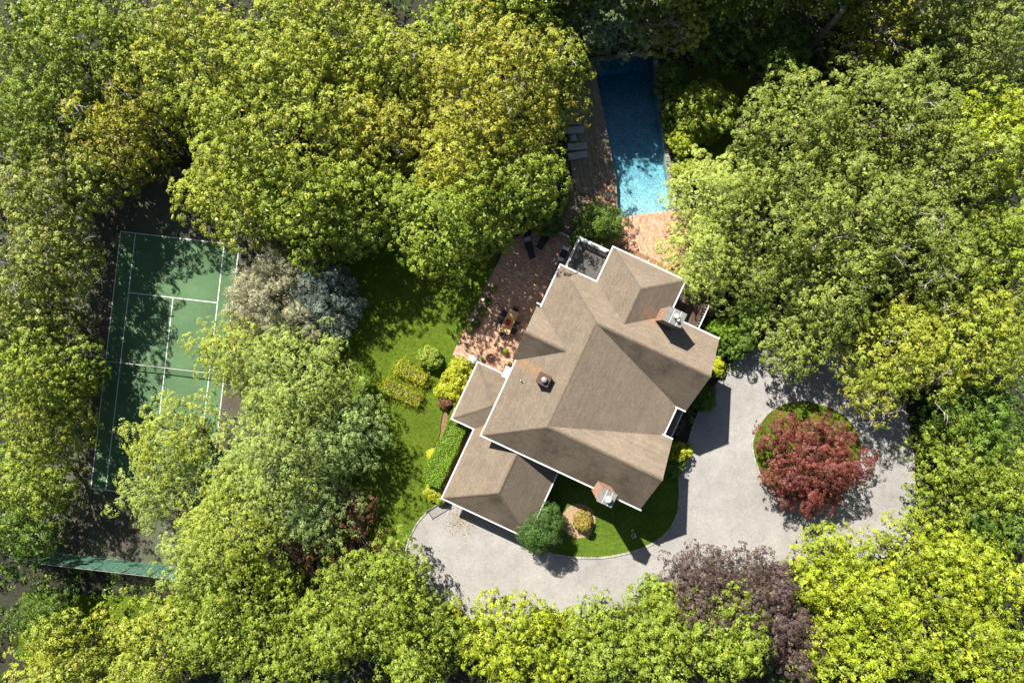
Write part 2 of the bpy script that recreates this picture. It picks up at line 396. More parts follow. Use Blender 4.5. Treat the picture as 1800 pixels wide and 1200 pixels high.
for i in range(32):
    x0 = -6.35+12.7*i/32; x1 = -6.35+12.7*(i+1)/32; b.bar((x0, 0, nz_(x0)), (x1, 0, nz_(x1)), .055, .07)
b.build('net_band', 'cream', net)
b = MB()
for i in range(120): x = -6.3+12.6*i/119; b.bar((x, 0, .03), (x, 0, nz_(x)), .006)
for j in range(10): b.bar((-6.3, 0, .05+.09*j), (6.3, 0, .05+.09*j), .006)
b.build('net_mesh', 'net', net, kind='stuff')
MB().bar((0, 0, .02), (0, 0, .92), .05, .012).build('centre_strap', 'cream', net)

fen = thing('court_fence', 'tall green mesh windscreen fence behind the south end of the tennis court', 'fence', (*court(0, -18.1), 0), CA)
b = MB(); xs = [-9.9+i*2.43 for i in range(9)]
for x in xs: MB().tube([(x, 0, 0), (x, 0, 3.05)], .04, 6).build('post', 'black', fen)
MB().tube([(xs[0], 0, 3.0), (xs[-1], 0, 3.0)], .035, 6).build('top_rail', 'steel', fen)
MB().tube([(xs[0], 0, .1), (xs[-1], 0, .1)], .025, 6).build('bottom_rail', 'steel', fen)
r = random.Random(4)
for x0, x1 in zip(xs, xs[1:]):
    b = MB(); n = 8; m = 6; g = [[(x0+.04+(x1-x0-.08)*i/n, .05+.07*math.sin(i*1.7+j)*r.uniform(.4, 1), .1+2.85*j/m) for j in range(m+1)] for i in range(n+1)]
    for i in range(n):
        for j in range(m): b.poly([g[i][j], g[i+1][j], g[i+1][j+1], g[i][j+1]])
    b.build('windscreen_panel', 'screen', fen)

# ------------------------------------------------------------------ brick paving (laid bricks) and timber deck (laid boards)
def tintc(base, r, v=.15): k = 1+r.uniform(-v, v); return tuple(max(0, c*k*(1+r.uniform(-.06, .06))) for c in base)
BR = [(.58, .33, .205), (.50, .275, .18), (.64, .40, .25), (.43, .235, .17), (.62, .42, .285)]
def paving(name, poly, ang, skips, label, z=.035):
    sheet(name+'_bed', poly, .014, 'mortar')
    r = random.Random(11); b = MB(); ca, sa = math.cos(ang), math.sin(ang)
    loc = [(x*ca+y*sa, -x*sa+y*ca) for x, y in poly]
    x0, x1 = min(p[0] for p in loc), max(p[0] for p in loc); y0, y1 = min(p[1] for p in loc), max(p[1] for p in loc)
    bl, bw = .205, .1025; j = 0; y = y0
    while y < y1:
        x = x0-(j % 2)*bl/2
        while x < x1:
            c = (x+bl/2, y+bw/2)
            if inside(c, loc):
                wpt = (c[0]*ca-c[1]*sa, c[0]*sa+c[1]*ca)
                if not any(inside(wpt, s) for s in skips):
                    b.face_box(-bl/2+.005, bl/2-.005, -bw/2+.005, bw/2-.005, .014, z+r.uniform(-.004, .004), tintc(r.choice(BR), r), ang, wpt, bottom=False)
            x += bl
        y += bw; j += 1
    return b.build(name, 'brick', kind='stuff', label=label)
inner_house = [HW(a, b_) for a, b_ in ((2, -8), (15, -8), (15, 7), (10.5, 10), (4.5, 10), (4.5, 7), (2, 6))]
paving('patio_bricks', PATIO, HA, [inner_house], 'red brick paving of the terrace on the west side of the house')
paving('poolside_bricks', BRICK_E, R(-83), [inner_house, POOL], 'orange brick paving between pool and house')

def boards(name, poly, ang, z, base, label, wid=.14, L0=3.0, thick=.04, m='deck', kind='stuff', parent=None):
    r = random.Random(5); b = MB(); ca, sa = math.cos(ang), math.sin(ang)
    loc = [(x*ca+y*sa, -x*sa+y*ca) for x, y in poly]
    if area(loc) < 0: loc = loc[::-1]
    x0, x1 = min(p[0] for p in loc), max(p[0] for p in loc); y0, y1 = min(p[1] for p in loc), max(p[1] for p in loc)
    y = y0
    while y < y1:
        x = x0-r.uniform(0, L0)
        while x < x1:
            l = L0*r.uniform(.7, 1.2); p = clip_rect(loc, x+.004, x+l-.004, y+.005, y+wid-.005)
            if p and abs(area(p)) > .01:
                b.prism([(u*ca-v*sa, u*sa+v*ca) for u, v in p], z-thick, z+r.uniform(-.003, .003), tintc(base, r, .22), bottom=False)
            x += l
        y += wid
    return b.build(name, m, parent, kind=kind, label=label)
DK = (.30, .235, .165)
DECK_A = gw([(1030, 112), (1043, 108), (1083, 315), (1032, 348), (1007, 330), (995, 200), (1022, 150)])
DECK_B = gw([(1007, 332), (1031, 349), (1028, 385), (1020, 424), (1012, 421), (973, 404), (990, 362)])
# deck z .3 above the terrace level at the low end
sheet('deck_frame_ground', DECK_A, .008, 'underlay'); sheet('deck_frame_ground', DECK_B, .008, 'underlay')
boards('deck_boards', DECK_A, R(-83+4), .09, DK, 'weathered timber boards of the deck along the pool')
boards('deck_boards', DECK_B, R(-25), .11, tuple(c*.85 for c in DK), 'weathered timber boards at the narrow end of the pool deck')

# ------------------------------------------------------------------ pool
pool = obj('swimming_pool', None, None, kind='structure', loc=(0, 0, 0))
P4 = POOL if area(POOL) > 0 else POOL[::-1]
b = MB(); DP = {0: -2.6, 1: -2.6, 2: -.75, 3: -.75}
PZ = [(*p, DP[POOL.index(p)]) for p in P4]
for i in range(4):
    j = (i+1) % 4; b.poly([(*P4[j], .0), (*P4[i], .0), PZ[i], PZ[j]])
b.poly(PZ); b.build('basin', 'plaster', pool, kind='structure')
def lerp2(p, q, t): return (p[0]+(q[0]-p[0])*t, p[1]+(q[1]-p[1])*t)
TL, TR, BR_, BL = POOL
q = [TL, TR, lerp2(TR, BR_, .055), lerp2(TL, BL, .055)]; q = q if area(q) > 0 else q[::-1]
b = MB(); b.prism(q, -2.7, -1.9); b.build('pool_bench', 'plaster', pool, kind='structure')
o4 = [(cxp+(p[0]-cxp)*1.02, cyp+(p[1]-cyp)*1.01) for p in P4]
b = MB(); b.prism(o4, -2.7, -.09); b.build('pool_water', 'water', pool, kind='structure')
def coping(name, p, q, cols, wid, size, side, label):
    p, q = Vector(p), Vector(q); d = (q-p).normalized(); nn = Vector((-d.y, d.x))*side*wid/2
    stone_row(name, [tuple(p+nn), tuple(q+nn)], .06, size, wid, cols, jitter=.01, label=label)
coping('pool_coping', TR, BR_, [(.22, .21, .19), (.28, .26, .23)], .42, .4, 1, 'grey stone coping along the east side of the pool')
coping('pool_coping', BL, BR_, [BR[0], BR[2]], .24, .1, -1, 'brick coping at the shallow end of the pool')
coping('pool_coping', TL, BL, [(.22, .16, .11), (.26, .2, .14)], .16, .3, -1, 'thin timber edge along the deck side of the pool')
coping('pool_coping', TL, TR, [(.2, .17, .14), (.25, .2, .16)], .3, .4, 1, 'grey stone coping at the far end of the pool')
x, y = W(1071, 342)
sk = thing('skimmer_lid', 'small white square skimmer lid in the brick beside the pool', 'skimmer lid', (x, y, .035), R(5))
MB().face_box(-.17, .17, -.17, .17, 0, .03).build('lid', 'white', sk); MB().lathe([(.05, .03), (.05, .04)], 12).build('finger_hole', 'slab', sk)
x, y = W(1095, 378)
ra = thing('pool_handrail', 'slim steel handrail at the corner of the shallow end', 'handrail', (x, y, .04), R(50))
for s in (-.22, .22): MB().tube([(0, s, 0), (.0, s, .7), (.12, s, .86), (.45, s, .84), (.62, s, .6), (.66, s, -.4)], .024, 8).build('rail', 'steel', ra, smooth=True)

# ------------------------------------------------------------------ house
HE, HR = 5.6, 7.95
house = thing('house', 'large brown shingle roofed house with white eaves in the middle of the garden', 'house', (*HW(8, 0), 0), HA)
OX = 8.0
def hb(mb, name, m, parent=house, **kw):
    mb.v = [(x-OX, y, z) for x, y, z in mb.v]; return mb.build(name, m, parent, **kw)
from mathutils import noise as mnoise
def noise2(x, y, s=1.0): return mnoise.noise(Vector((x*s, y*s, 3.7)))
CHIM = {}
def shingles(slope, tone, stain=None):
    """lay shingle tabs in courses on a planar slope polygon (3-D points); returns MB in house coordinates"""
    P = [Vector(p) for p in slope]; nrm = Vector((0, 0, 0))
    for i in range(1, len(P)-1): nrm += (P[i]-P[0]).cross(P[i+1]-P[0])
    nrm.normalize()
    if nrm.z < 0: nrm = -nrm
    s = Vector((0, 0, 1)).cross(nrm).normalized(); t = nrm.cross(s)     # s along the eave, t up the slope
    if t.z < 0: t = -t
    o = min(P, key=lambda p: p.z)
    q = [((p-o).dot(s), (p-o).dot(t)) for p in P]
    if area(q) < 0: q = q[::-1]
    x0, x1 = min(p[0] for p in q), max(p[0] for p in q); y0, y1 = min(p[1] for p in q), max(p[1] for p in q)
    r = random.Random(int(abs(x1*100)+abs(o.x*37)+abs(o.y*11))); mb = MB(); ex = .145; y = y0; k = 0
    while y < y1:
        x = x0-r.uniform(0, .3); strip = clip_rect(q, x0-1, x1+1, y, y+ex)
        kc = 1+r.uniform(-.05, .05)
        while strip and x < x1:
            l = r.choice((.3, .33, .36)); c = clip_rect(strip, x, x+l-.004, y-.1, y+ex+.1)
            if c:
                pts = []; cu = sum(u for u, v in c)/len(c); cv = sum(v for u, v in c)/len(c)
                cw = o+s*cu+t*cv
                g = 1+r.uniform(-.09, .09); 
                big = noise2(cw.x, cw.y, .35); mid = noise2(cw.x+9, cw.y-4, 1.1)
                col = [v*g*kc*(1+.08*big+.06*mid) for v in tone]
                if stain: col = stain(cw, col)
                for u, v in c: pts.append(tuple(o+s*u+t*v+nrm*(.04-.03*(v-y)/ex)))
                mb.poly(pts, tuple(col))
                e = [(u, v) for u, v in c if v-y < 1e-4]
                if len(e) >= 2:
                    u0, u1 = min(a for a, _ in e), max(a for a, _ in e)
                    mb.poly([tuple(o+s*u0+t*y+nrm*.004), tuple(o+s*u1+t*y+nrm*.004), tuple(o+s*u1+t*y+nrm*.04), tuple(o+s*u0+t*y+nrm*.04)], tuple(v*.55 for v in col))
            x += l
        y += ex; k += 1
    return mb
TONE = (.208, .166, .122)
def stain_w(p, col):
    # rust streak running down-slope (towards smaller a) from the middle chimney
    a, b_ = p.x, p.y
    w = .28+.55*max(0, (3.3-a))/3.3
    f = max(0, 1-abs(b_+1.55-.05*(3.3-a))/w) if a < 3.45 else 0
    f *= .9*(.65+.5*noise2(a, b_, 2.5))
    e = max(0, 1-abs(b_+1.55-w*.9)/.3) if a < 3.3 else 0
    f = min(.8, max(f*.38, e*.5)*(.55+.9*rnd.random()))
    return [c*(1-f)+d*f for c, d in zip(col, (.40, .20, .07))]
def stain_s(p, col):
    n = noise2(p.x, p.y, .55)+.5*noise2(p.x, p.y, 1.6)
    n += .35*noise2(p.x*3, p.y*3, 1.9); k = 1-.42*max(0, n+.1)+.16*max(0, -n)
    return [c*k for c in col]
def stain_n2(p, col):
    d = math.hypot(p.x-9.4, p.y-6.6); f = max(0, 1-d/1.0)*(.5+.9*max(0, noise2(p.x, p.y, 5)))
    f = min(.8, f*.8)*(.2+1.1*rnd.random())
    return [c*(1-f)+d_*f for c, d_ in zip(col, (.42, .17, .06))]
def stain_g(p, col):
    d = math.hypot(p.x-.9, p.y+8.0); f = min(.8, max(0, 1-d/.7)*(.4+1.4*max(0, noise2(p.x, p.y, 4))))
    return [c*(1-f)+d_*f for c, d_ in zip(col, (.40, .18, .08))]
E, Rr = HE, HR
g1h, n2h, gar, wng = 7.37, 7.3, 5.45, 4.5
aw, ae, bs, bn = 1.0, 15.66, -8.17, 7.49
ri = 5.5; rs, rn = -4.967, 4.19; ai = 14.79; bis, bin_ = -1.765, .897
slopes = [  # last factor paints sun and shade into each slope's tone: south dark, north light
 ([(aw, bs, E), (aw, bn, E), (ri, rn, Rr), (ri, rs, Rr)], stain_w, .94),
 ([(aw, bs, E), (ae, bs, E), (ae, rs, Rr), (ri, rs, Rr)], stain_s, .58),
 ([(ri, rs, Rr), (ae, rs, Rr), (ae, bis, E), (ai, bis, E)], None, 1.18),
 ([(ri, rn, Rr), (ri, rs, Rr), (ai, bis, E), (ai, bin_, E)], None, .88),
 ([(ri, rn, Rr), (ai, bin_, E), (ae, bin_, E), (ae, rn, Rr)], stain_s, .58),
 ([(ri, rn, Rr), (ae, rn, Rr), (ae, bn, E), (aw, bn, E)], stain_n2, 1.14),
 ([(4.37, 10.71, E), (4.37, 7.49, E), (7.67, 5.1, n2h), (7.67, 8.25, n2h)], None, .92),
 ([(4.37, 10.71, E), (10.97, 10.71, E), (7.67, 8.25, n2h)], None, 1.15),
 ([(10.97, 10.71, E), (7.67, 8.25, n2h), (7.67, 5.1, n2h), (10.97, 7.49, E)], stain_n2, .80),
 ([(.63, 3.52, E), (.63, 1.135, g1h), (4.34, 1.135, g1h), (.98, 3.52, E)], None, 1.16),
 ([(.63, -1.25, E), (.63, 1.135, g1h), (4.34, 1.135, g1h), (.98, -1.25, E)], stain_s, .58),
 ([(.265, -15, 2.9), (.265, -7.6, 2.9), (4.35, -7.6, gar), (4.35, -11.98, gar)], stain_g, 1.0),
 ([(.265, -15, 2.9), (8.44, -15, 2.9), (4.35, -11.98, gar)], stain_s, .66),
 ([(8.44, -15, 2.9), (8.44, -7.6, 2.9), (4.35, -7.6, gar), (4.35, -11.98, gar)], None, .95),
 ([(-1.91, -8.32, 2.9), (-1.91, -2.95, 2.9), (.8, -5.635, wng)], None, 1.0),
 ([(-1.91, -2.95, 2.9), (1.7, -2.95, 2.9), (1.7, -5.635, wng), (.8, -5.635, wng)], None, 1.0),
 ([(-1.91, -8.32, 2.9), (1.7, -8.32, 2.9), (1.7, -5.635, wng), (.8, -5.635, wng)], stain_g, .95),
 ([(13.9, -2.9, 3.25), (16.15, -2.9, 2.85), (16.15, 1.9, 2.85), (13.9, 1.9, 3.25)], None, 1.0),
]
roof = None; base = MB()
for sl_, st, k in slopes:
    base.poly([(x, y, z-.02) for x, y, z in sl_]); base.poly([(x, y, z-.16) for x, y, z in sl_][::-1])
    n = len(sl_)
    for i in range(n):
        p, q = sl_[i], sl_[(i+1) % n]
        base.poly([(*p[:2], p[2]-.16), (*q[:2], q[2]-.16), (*q[:2], q[2]-.02), (*p[:2], p[2]-.02)])
roof = hb(base, 'roof', 'underlay')
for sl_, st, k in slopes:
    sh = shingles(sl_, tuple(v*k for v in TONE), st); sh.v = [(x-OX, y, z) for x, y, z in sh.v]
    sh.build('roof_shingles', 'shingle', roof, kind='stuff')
# ridge and hip caps
caps = [((ri, rs, Rr), (ri, rn, Rr)), ((ri, rs, Rr), (ae, rs, Rr)), ((ri, rn, Rr), (ae, rn, Rr)), ((aw, bs, E), (ri, rs, Rr)), ((aw, bn, E), (ri, rn, Rr)),
        ((7.67, 5.1, n2h), (7.67, 8.25, n2h)), ((7.67, 8.25, n2h), (4.37, 10.71, E)), ((7.67, 8.25, n2h), (10.97, 10.71, E)), ((.63, 1.135, g1h), (4.34, 1.135, g1h)),
        ((4.35, -11.98, gar), (4.35, -8.2, gar)), ((4.35, -11.98, gar), (.265, -15, 2.9)), ((4.35, -11.98, gar), (8.44, -15, 2.9)),
        ((-1.91, -8.32, 2.9), (.8, -5.635, wng)), ((-1.91, -2.95, 2.9), (.8, -5.635, wng))]
r = random.Random(9); cb = MB()
for p, q in caps:
    p, q = Vector(p), Vector(q); l = (q-p).length; n = int(l/.2); d = (q-p)/n
    side = Vector((0, 0, 1)).cross(d).normalized()
    for i in range(n):
        a = p+d*i+Vector((0, 0, .045)); b_ = p+d*(i+1.12)+Vector((0, 0, .03)); t = tuple(v*r.uniform(.68, .92) for v in TONE)
        dz = Vector((0, 0, -.055))
        cb.poly([a-side*.13+dz, a, b_, b_-side*.13+dz], t); cb.poly([a, a+side*.13+dz, b_+side*.13+dz, b_], t)
cb.v = [(x-OX, y, z) for x, y, z in cb.v]; cb.build('ridge_caps', 'shingle', roof, kind='stuff')
# white gutters along the eaves
GUT = [((aw, bs, E), (aw, -1.25, E)), ((aw, bs, E), (ae, bs, E)), ((aw, 3.75, E), (aw, bn, E)), ((.5, 3.75, E), (aw, 3.75, E)), ((ai, bis, E), (ai, bin_, E)), ((ai, bis, E), (ae, bis, E)), ((ai, bin_, E), (ae, bin_, E)),
       ((aw, bn, E), (4.37, bn, E)), ((4.37, bn, E), (4.37, 10.71, E)), ((4.37, 10.71, E), (10.97, 10.71, E)), ((10.97, 10.71, E), (10.97, 7.9, E)), ((10.97, bn, E), (ae, bn, E)),
       ((.265, -8.32, 2.9), (.265, -15, 2.9)), ((.265, -15, 2.9), (8.44, -15, 2.9)), ((8.44, -15, 2.9), (8.44, -8.1, 2.9)), ((-1.91, -8.32, 2.9), (.265, -8.32, 2.9)), ((-1.91, -8.32, 2.9), (-1.91, -2.95, 2.9)),
       ((-1.91, -2.95, 2.9), (1.3, -2.95, 2.9)), ((16.15, -2.9, 2.85), (16.15, 1.9, 2.85))]
OUT = {}
for i, (p, q) in enumerate(GUT):
    p, q = Vector(p), Vector(q); d = (q-p).normalized(); w = .12; z = -.02-.0015*(i % 5)
    mid = (p+q)/2; 
    # push outward: away from the roof body centre for that wing
    cen = Vector((8, 0, 0)) if p.z > 4 else (Vector((4.3, -11, 0)) if i in (12, 13, 14) else (Vector((0, -5.6, 0)) if i in (15, 16, 17) else Vector((10, 0, 0))))
    if i in (9, 8, 10): cen = Vector((7.67, 8, 0))
    if i == 4: cen = Vector((8, 0, 0))
    if i == 5: cen = Vector((15, -5, 0))
    if i == 6: cen = Vector((15, 4, 0))
    if i == 3: cen = Vector((.7, 1, 0))
    nn = Vector((-d.y, d.x, 0)); nn = nn if nn.dot(mid-cen) > 0 else -nn
    g = MB(); ext = .13 if i not in (1, 13, 9) else .0
    c = nn*(w/2+.005); a = p+c-d*.13*(i != 3)+Vector((0, 0, z)); b_ = q+c+d*.13*(i in (1, 8, 9, 12, 13, 16))+Vector((0, 0, z))
    g.bar(a, b_, w, .13); hb(g, 'gutter', 'white')
# white rake boards on the east gables
for b0, b1, br in ((bs, bis, rs), (bin_, bn, rn)):
    for bb in (b0, b1):
        g = MB(); g.bar((ae-.03, bb, E-.14), (ae-.03, br, Rr-.14), .05, .2); hb(g, 'rake_board', 'white')
for bb in (-1.25, 3.52):
    g = MB(); g.bar((.66, bb, E-.14), (.66, 1.135, g1h-.14), .05, .2); hb(g, 'rake_board', 'white')
# walls
def wall_loop(pts, z0, z1, name='wall'):
    for p, q in zip(pts, pts[1:]+pts[:1]):
        g = MB(); p3, q3 = Vector((*p, 0)), Vector((*q, 0)); d = (q3-p3).normalized()
        nn = Vector((-d.y, d.x, 0))*.1
        a = [p3, q3, q3+nn, p3+nn]
        g.prism([(v.x, v.y) for v in a], z0, z1); hb(g, name, 'siding')
wall_loop([(1.45, -7.75), (15.2, -7.75), (15.2, -2.2), (14.3, -2.2), (14.3, 1.3), (15.2, 1.3), (15.2, 7.05), (1.45, 7.05)], 0, 5.45)
wall_loop([(4.8, 7.06), (10.5, 7.06), (10.5, 10.3), (4.8, 10.3)], 0, 5.45)
wall_loop([(.7, -14.6), (8.0, -14.6), (8.0, -7.86), (.7, -7.86)], 0, 2.75)
wall_loop([(-1.5, -7.9), (1.4, -7.9), (1.4, -3.35), (-1.5, -3.35)], 0, 2.75)
for b0, b1, br in ((bs, bis, rs), (bin_, bn, rn)):
    g = MB(); g.poly([(15.2, b0+.4, 5.45), (15.2, b1-.4, 5.45), (15.2, br, 7.7)]); g.poly([(15.1, b0+.4, 5.45), (15.2-.1, br, 7.7), (15.1, b1-.4, 5.45)]); hb(g, 'gable_wall', 'siding')
g = MB(); g.poly([(1.0, -1.0, 5.4), (1.0, 3.3, 5.4), (1.0, 1.135, 7.15)]); hb(g, 'gable_wall', 'siding')
g = MB(); g.prism([(1.0, -1.0), (1.44, -1.0), (1.44, 3.3), (1.0, 3.3)], 0, 5.4); hb(g, 'wall', 'siding')
# windows
def window(c, axis, w, z0, z1, out):
    g = MB(); x, y = c
    if axis == 'a':   # wall runs along b, faces +-a
        g.face_box(x+min(0, out*.05), x+max(0, out*.05), y-w/2, y+w/2, z0, z1)
        f = hb(g, 'window', 'white'); g = MB(); g.face_box(x+out*.06-.008, x+out*.06+.008, y-w/2+.08, y+w/2-.08, z0+.08, z1-.08)
    else:
        g.face_box(x-w/2, x+w/2, y+min(0, out*.05), y+max(0, out*.05), z0, z1)
        f = hb(g, 'window', 'white'); g = MB(); g.face_box(x-w/2+.08, x+w/2-.08, y+out*.06-.008, y+out*.06+.008, z0+.08, z1-.08)
    p = hb(g, 'pane', 'glass', f)
for zz in ((.9, 2.3), (3.6, 4.9)):
    for y in (-6.4, -3.6, 2.7, 5.6): window((15.2, y), 'a', 1.1, *zz, 1)
    for x in (9.6, 13.2): window((x, -7.75), 'b', 1.2, *zz, -1)
    for y in (0, 2.3): window((1.0, y), 'a', 1.0, *zz, -1)
    window((1.45, 5.4), 'a', 1.2, *zz, -1)
    window((6, 10.3), 'b', 1.1, *zz, 1); window((9, 10.3), 'b', 1.1, *zz, 1)
window((-1.5, -5.6), 'a', 1.4, .9, 2.2, -1)
g = MB(); g.face_box(14.3, 14.36, -1, .1, 0, 2.2); d_ = hb(g, 'front_door', 'iron'); g = MB(); g.lathe([(.03, 0), (.03, .06)], 8, (14.4, -.85, 1.0)); hb(g, 'door_handle', 'steel', d_)
for x in (2.4, 5.4):
    g = MB(); g.face_box(x-.1, x+2.4, -14.66, -14.6, 0, 2.2); d_ = hb(g, 'garage_door', 'white')
    for j in range(4):
        g = MB(); g.face_box(x, x+2.3, -14.69, -14.66, .1+.53*j, .55+.53*j); hb(g, 'door_panel', 'white', d_)
# porch columns
for y in (-2.7, 1.7): g = MB(); g.tube([(15.95, y, 0), (15.95, y, 2.8)], .09, 8); hb(g, 'porch_column', 'white')
g = MB(); g.prism([(14.3, -2.1), (16.4, -2.1), (16.4, 1.2), (14.3, 1.2)], 0, .16); hb(g, 'porch_step', 'cream')
# canopy hood over the patio door
g = MB(); g.prism([(.42, -3.0), (.98, -3.0), (.98, -2.05), (.42, -2.05)], 4.9, 5.5); hb(g, 'bay_hood', 'white')

# chimneys
def chimney(a, b_, wa, wb, z0, z1, capt, flue, kind):
    ch = MB(); 
    r = random.Random(int(a*10)); 
    n = int((z1-z0)/.075); hb_ = []
    core = MB(); core.prism([(a-wa/2+.02, b_-wb/2+.02), (a+wa/2-.02, b_-wb/2+.02), (a+wa/2-.02, b_+wb/2-.02), (a-wa/2+.02, b_+wb/2-.02)], z0, z1, (.42, .36, .3))
    body = hb(core, 'chimney', 'chimney')
    m = MB()
    for k in range(n):
        z = z0+k*.075; off = .1 if k % 2 else 0
        for (ax, c, s0, s1) in (('x', b_-wb/2, a-wa/2, a+wa/2), ('x', b_+wb/2, a-wa/2, a+wa/2), ('y', a-wa/2, b_-wb/2+.02, b_+wb/2-.02), ('y', a+wa/2, b_-wb/2+.02, b_+wb/2-.02)):
            u = s0-off
            while u < s1:
                u0, u1 = max(s0, u), min(s1, u+.2)
                if u1-u0 > .03:
                    t = tintc(tuple(v*.66 for v in BR[r.randrange(5)]) if kind != 'dark' else (.2, .1, .06), r)
                    if ax == 'x': m.face_box(u0, u1-.01, c-.012, c+.012, z, z+.065, t)
                    else: m.face_box(c-.012, c+.012, u0, u1-.01, z, z+.065, t)
                u += .21
    hb(m, 'chimney_bricks', 'chimney', body, kind='stuff')
    o = .05
    cp = MB(); cp.prism([(a-wa/2-o, b_-wb/2-o), (a+wa/2+o, b_-wb/2-o), (a+wa/2+o, b_+wb/2+o), (a-wa/2-o, b_+wb/2+o)], z1, z1+.09); hb(cp, 'chimney_cap', 'slab' if kind != 'dark' else 'iron', body)
    if kind == 'slab':
        for t in (-.17, .22):
            s = MB(); s.face_box(a+t*wa-.02, a+t*wa+.02, b_-wb/2-o-.003, b_+wb/2+o+.003, z1+.09, z1+.105); hb(s, 'cap_seam', 'white', body)
    for (fx, fy, fr, fh, cone) in flue:
        f = MB(); f.tube([(a+fx, b_+fy, z1+.09), (a+fx, b_+fy, z1+fh)], fr*.62, 12); ff = hb(f, 'flue', 'steel', body, smooth=False)
        f = MB(); f.lathe([(fr, fh-.02), (fr, fh+.1), (fr*.8, fh+.17), (fr*.2, fh+.2)], 18, (a+fx, b_+fy, z1)); hb(f, 'flue_cap', 'cream' if cone else 'steel', body, smooth=False)
chimney(3.60, -1.68, .95, .85, 5.9, 8.0, 0, [(0, 0, .24, .3, False)], 'dark')
chimney(10.75, 7.12, 1.45, 1.12, 0, 9.3, 0, [(.02, .08, .22, .34, True), (.3, -.15, .13, .26, True)], 'slab')
chimney(11.97, -7.98, 1.2, 1.05, 0, 9.0, 0, [(.08, -.02, .27, .4, True)], 'slab')
g = MB(); g.tube([(2.0, -2.6, 5.95), (2.0, -2.6, 6.65)], .05, 8); hb(g, 'vent_pipe', 'cream')

# flat terrace roof with white rail, north-west corner
g = MB(); g.prism([(1.55, 7.1), (4.75, 7.1), (4.75, 10.45), (1.55, 10.45)], 2.7, 2.95); hb(g, 'terrace_roof', 'roofdeck')
wall_loop([(1.75, 7.1), (4.7, 7.1), (4.7, 10.25), (1.75, 10.25)], 0, 2.7)
rails = [((1.52, 7.7), (1.52, 10.6)), ((1.52, 10.6), (4.2, 10.6))]
for (p, q) in rails:
    g = MB(); g.bar((*p, 3.92), (*q, 3.92), .17, .06); hb(g, 'terrace_rail', 'white')
    g = MB(); g.bar((*p, 3.02), (*q, 3.02), .2, .1); hb(g, 'terrace_kerb', 'white')
    p3, q3 = Vector((*p, 0)), Vector((*q, 0)); n = int((q3-p3).length/.14)
    for i in range(n+1):
        c = p3.lerp(q3, i/n); g = MB(); g.face_box(c.x-.018, c.x+.018, c.y-.018, c.y+.018, 3.07, 3.89); hb(g, 'baluster', 'white')
for c in ((1.52, 10.6), (1.52, 9.1), (2.9, 10.6), (4.2, 10.6)): g = MB(); g.face_box(c[0]-.07, c[0]+.07, c[1]-.07, c[1]+.07, 2.95, 4.02); hb(g, 'rail_post', 'white')
# low timber balcony, north-east corner
bal = [(11.6, 7.55), (14.1, 7.55), (14.1, 10.1), (11.6, 10.1)]
g = boards('balcony_boards', bal, R(100), 2.95, (.10, .065, .045), 'dark timber floor of the north east balcony', parent=house)
g.data.transform(__import__('mathutils').Matrix.Translation((-OX, 0, 0)))
g = MB(); g.prism([(11.6, 7.5), (14.1, 7.5), (14.1, 10.1), (11.6, 10.1)], 2.7, 2.88); hb(g, 'balcony_frame', 'underlay')
g = MB(); g.bar((14.12, 7.55, 3.85), (14.12, 10.1, 3.85), .1, .05); hb(g, 'balcony_rail', 'white')
for i in range(10): c = 7.6+i*.275; g = MB(); g.face_box(14.1, 14.14, c-.02, c+.02, 2.9, 3.83); hb(g, 'balcony_baluster', 'white')
for c in ((14.0, 9.95), (11.7, 9.95)): g = MB(); g.face_box(c[0]-.07, c[0]+.07, c[1]-.07, c[1]+.07, 0, 2.7); hb(g, 'balcony_post', 'white')

# wooden steps from the north wing down to the poolside brick
stp = thing('garden_steps', 'broad brown timber steps between the north wing and the poolside brick', 'steps', (*HW(7.9, 11.0), 0), HA)
for k in range(5):
    for j, (xa, xb) in enumerate(((-2.6, .15), (.25, 3.1))):
        m = MB(); z1 = .75-.15*k; y0 = -.35+.34*k
        m.face_box(xa, xb, y0, y0+.335, z1-.15 if k else 0, z1, tintc((.30, .17, .09), rnd, .12)); m.build('tread', 'deck', stp)
MB().bar((.2, -.6, .75+.9), (.2, .95, .95), .09, .09).build('handrail', 'cream', stp)
for yy, zz in ((-.5, 1.6), (.9, .95)): MB().face_box(.16, .24, yy-.04, yy+.04, 0, zz).build('newel_post', 'cream', stp)

# ------------------------------------------------------------------ garden furniture
def centre(px, py, h=0): x, y = W(px, py, h); return x, y
def make_lounger():
    t = thing('sun_lounger', 'x', 'sun lounger')
    MB().bar((-.95, -.28, .30), (.95, -.28, .30), .05, .07).build('side_rail', 'grey_teak', t)
    MB().bar((-.95, .28, .30), (.95, .28, .30), .05, .07).build('side_rail', 'grey_teak', t)
    for sx in (-.8, .8):
        for sy in (-.27, .27): MB().face_box(sx-.03, sx+.03, sy-.03, sy+.03, 0, .27).build('leg', 'grey_teak', t)
    for i in range(13):
        x = -.25+i*.092; MB().face_box(x, x+.07, -.27, .27, .335, .36).build('slat', 'grey_teak', t)
    for i in range(7):
        u = i*.1; x = -.3-u*.86; z = .36+u*.5; m = MB(); m.bar((x, -.27, z), (x, .27, z), .075, .025); m.build('backrest_slat', 'grey_teak', t)
    for sy in (-.24, .24): MB().bar((-.27, sy, .33), (-.86, sy, .67), .03, .03).build('backrest_rail', 'grey_teak', t)
    return t
lg = make_lounger()
LO = [(1003, 214.5, -6, 'northernmost grey slatted sun lounger on the pool deck, farthest from the house'),
      (1008, 231.5, 4, 'grey slatted sun lounger between the northernmost lounger and the small side table'),
      (1013, 260, 5, 'grey slatted sun lounger just house-side of the small side table'),
      (1014, 275.5, 10, 'grey slatted sun lounger nearest the house, last of the row on the deck')]
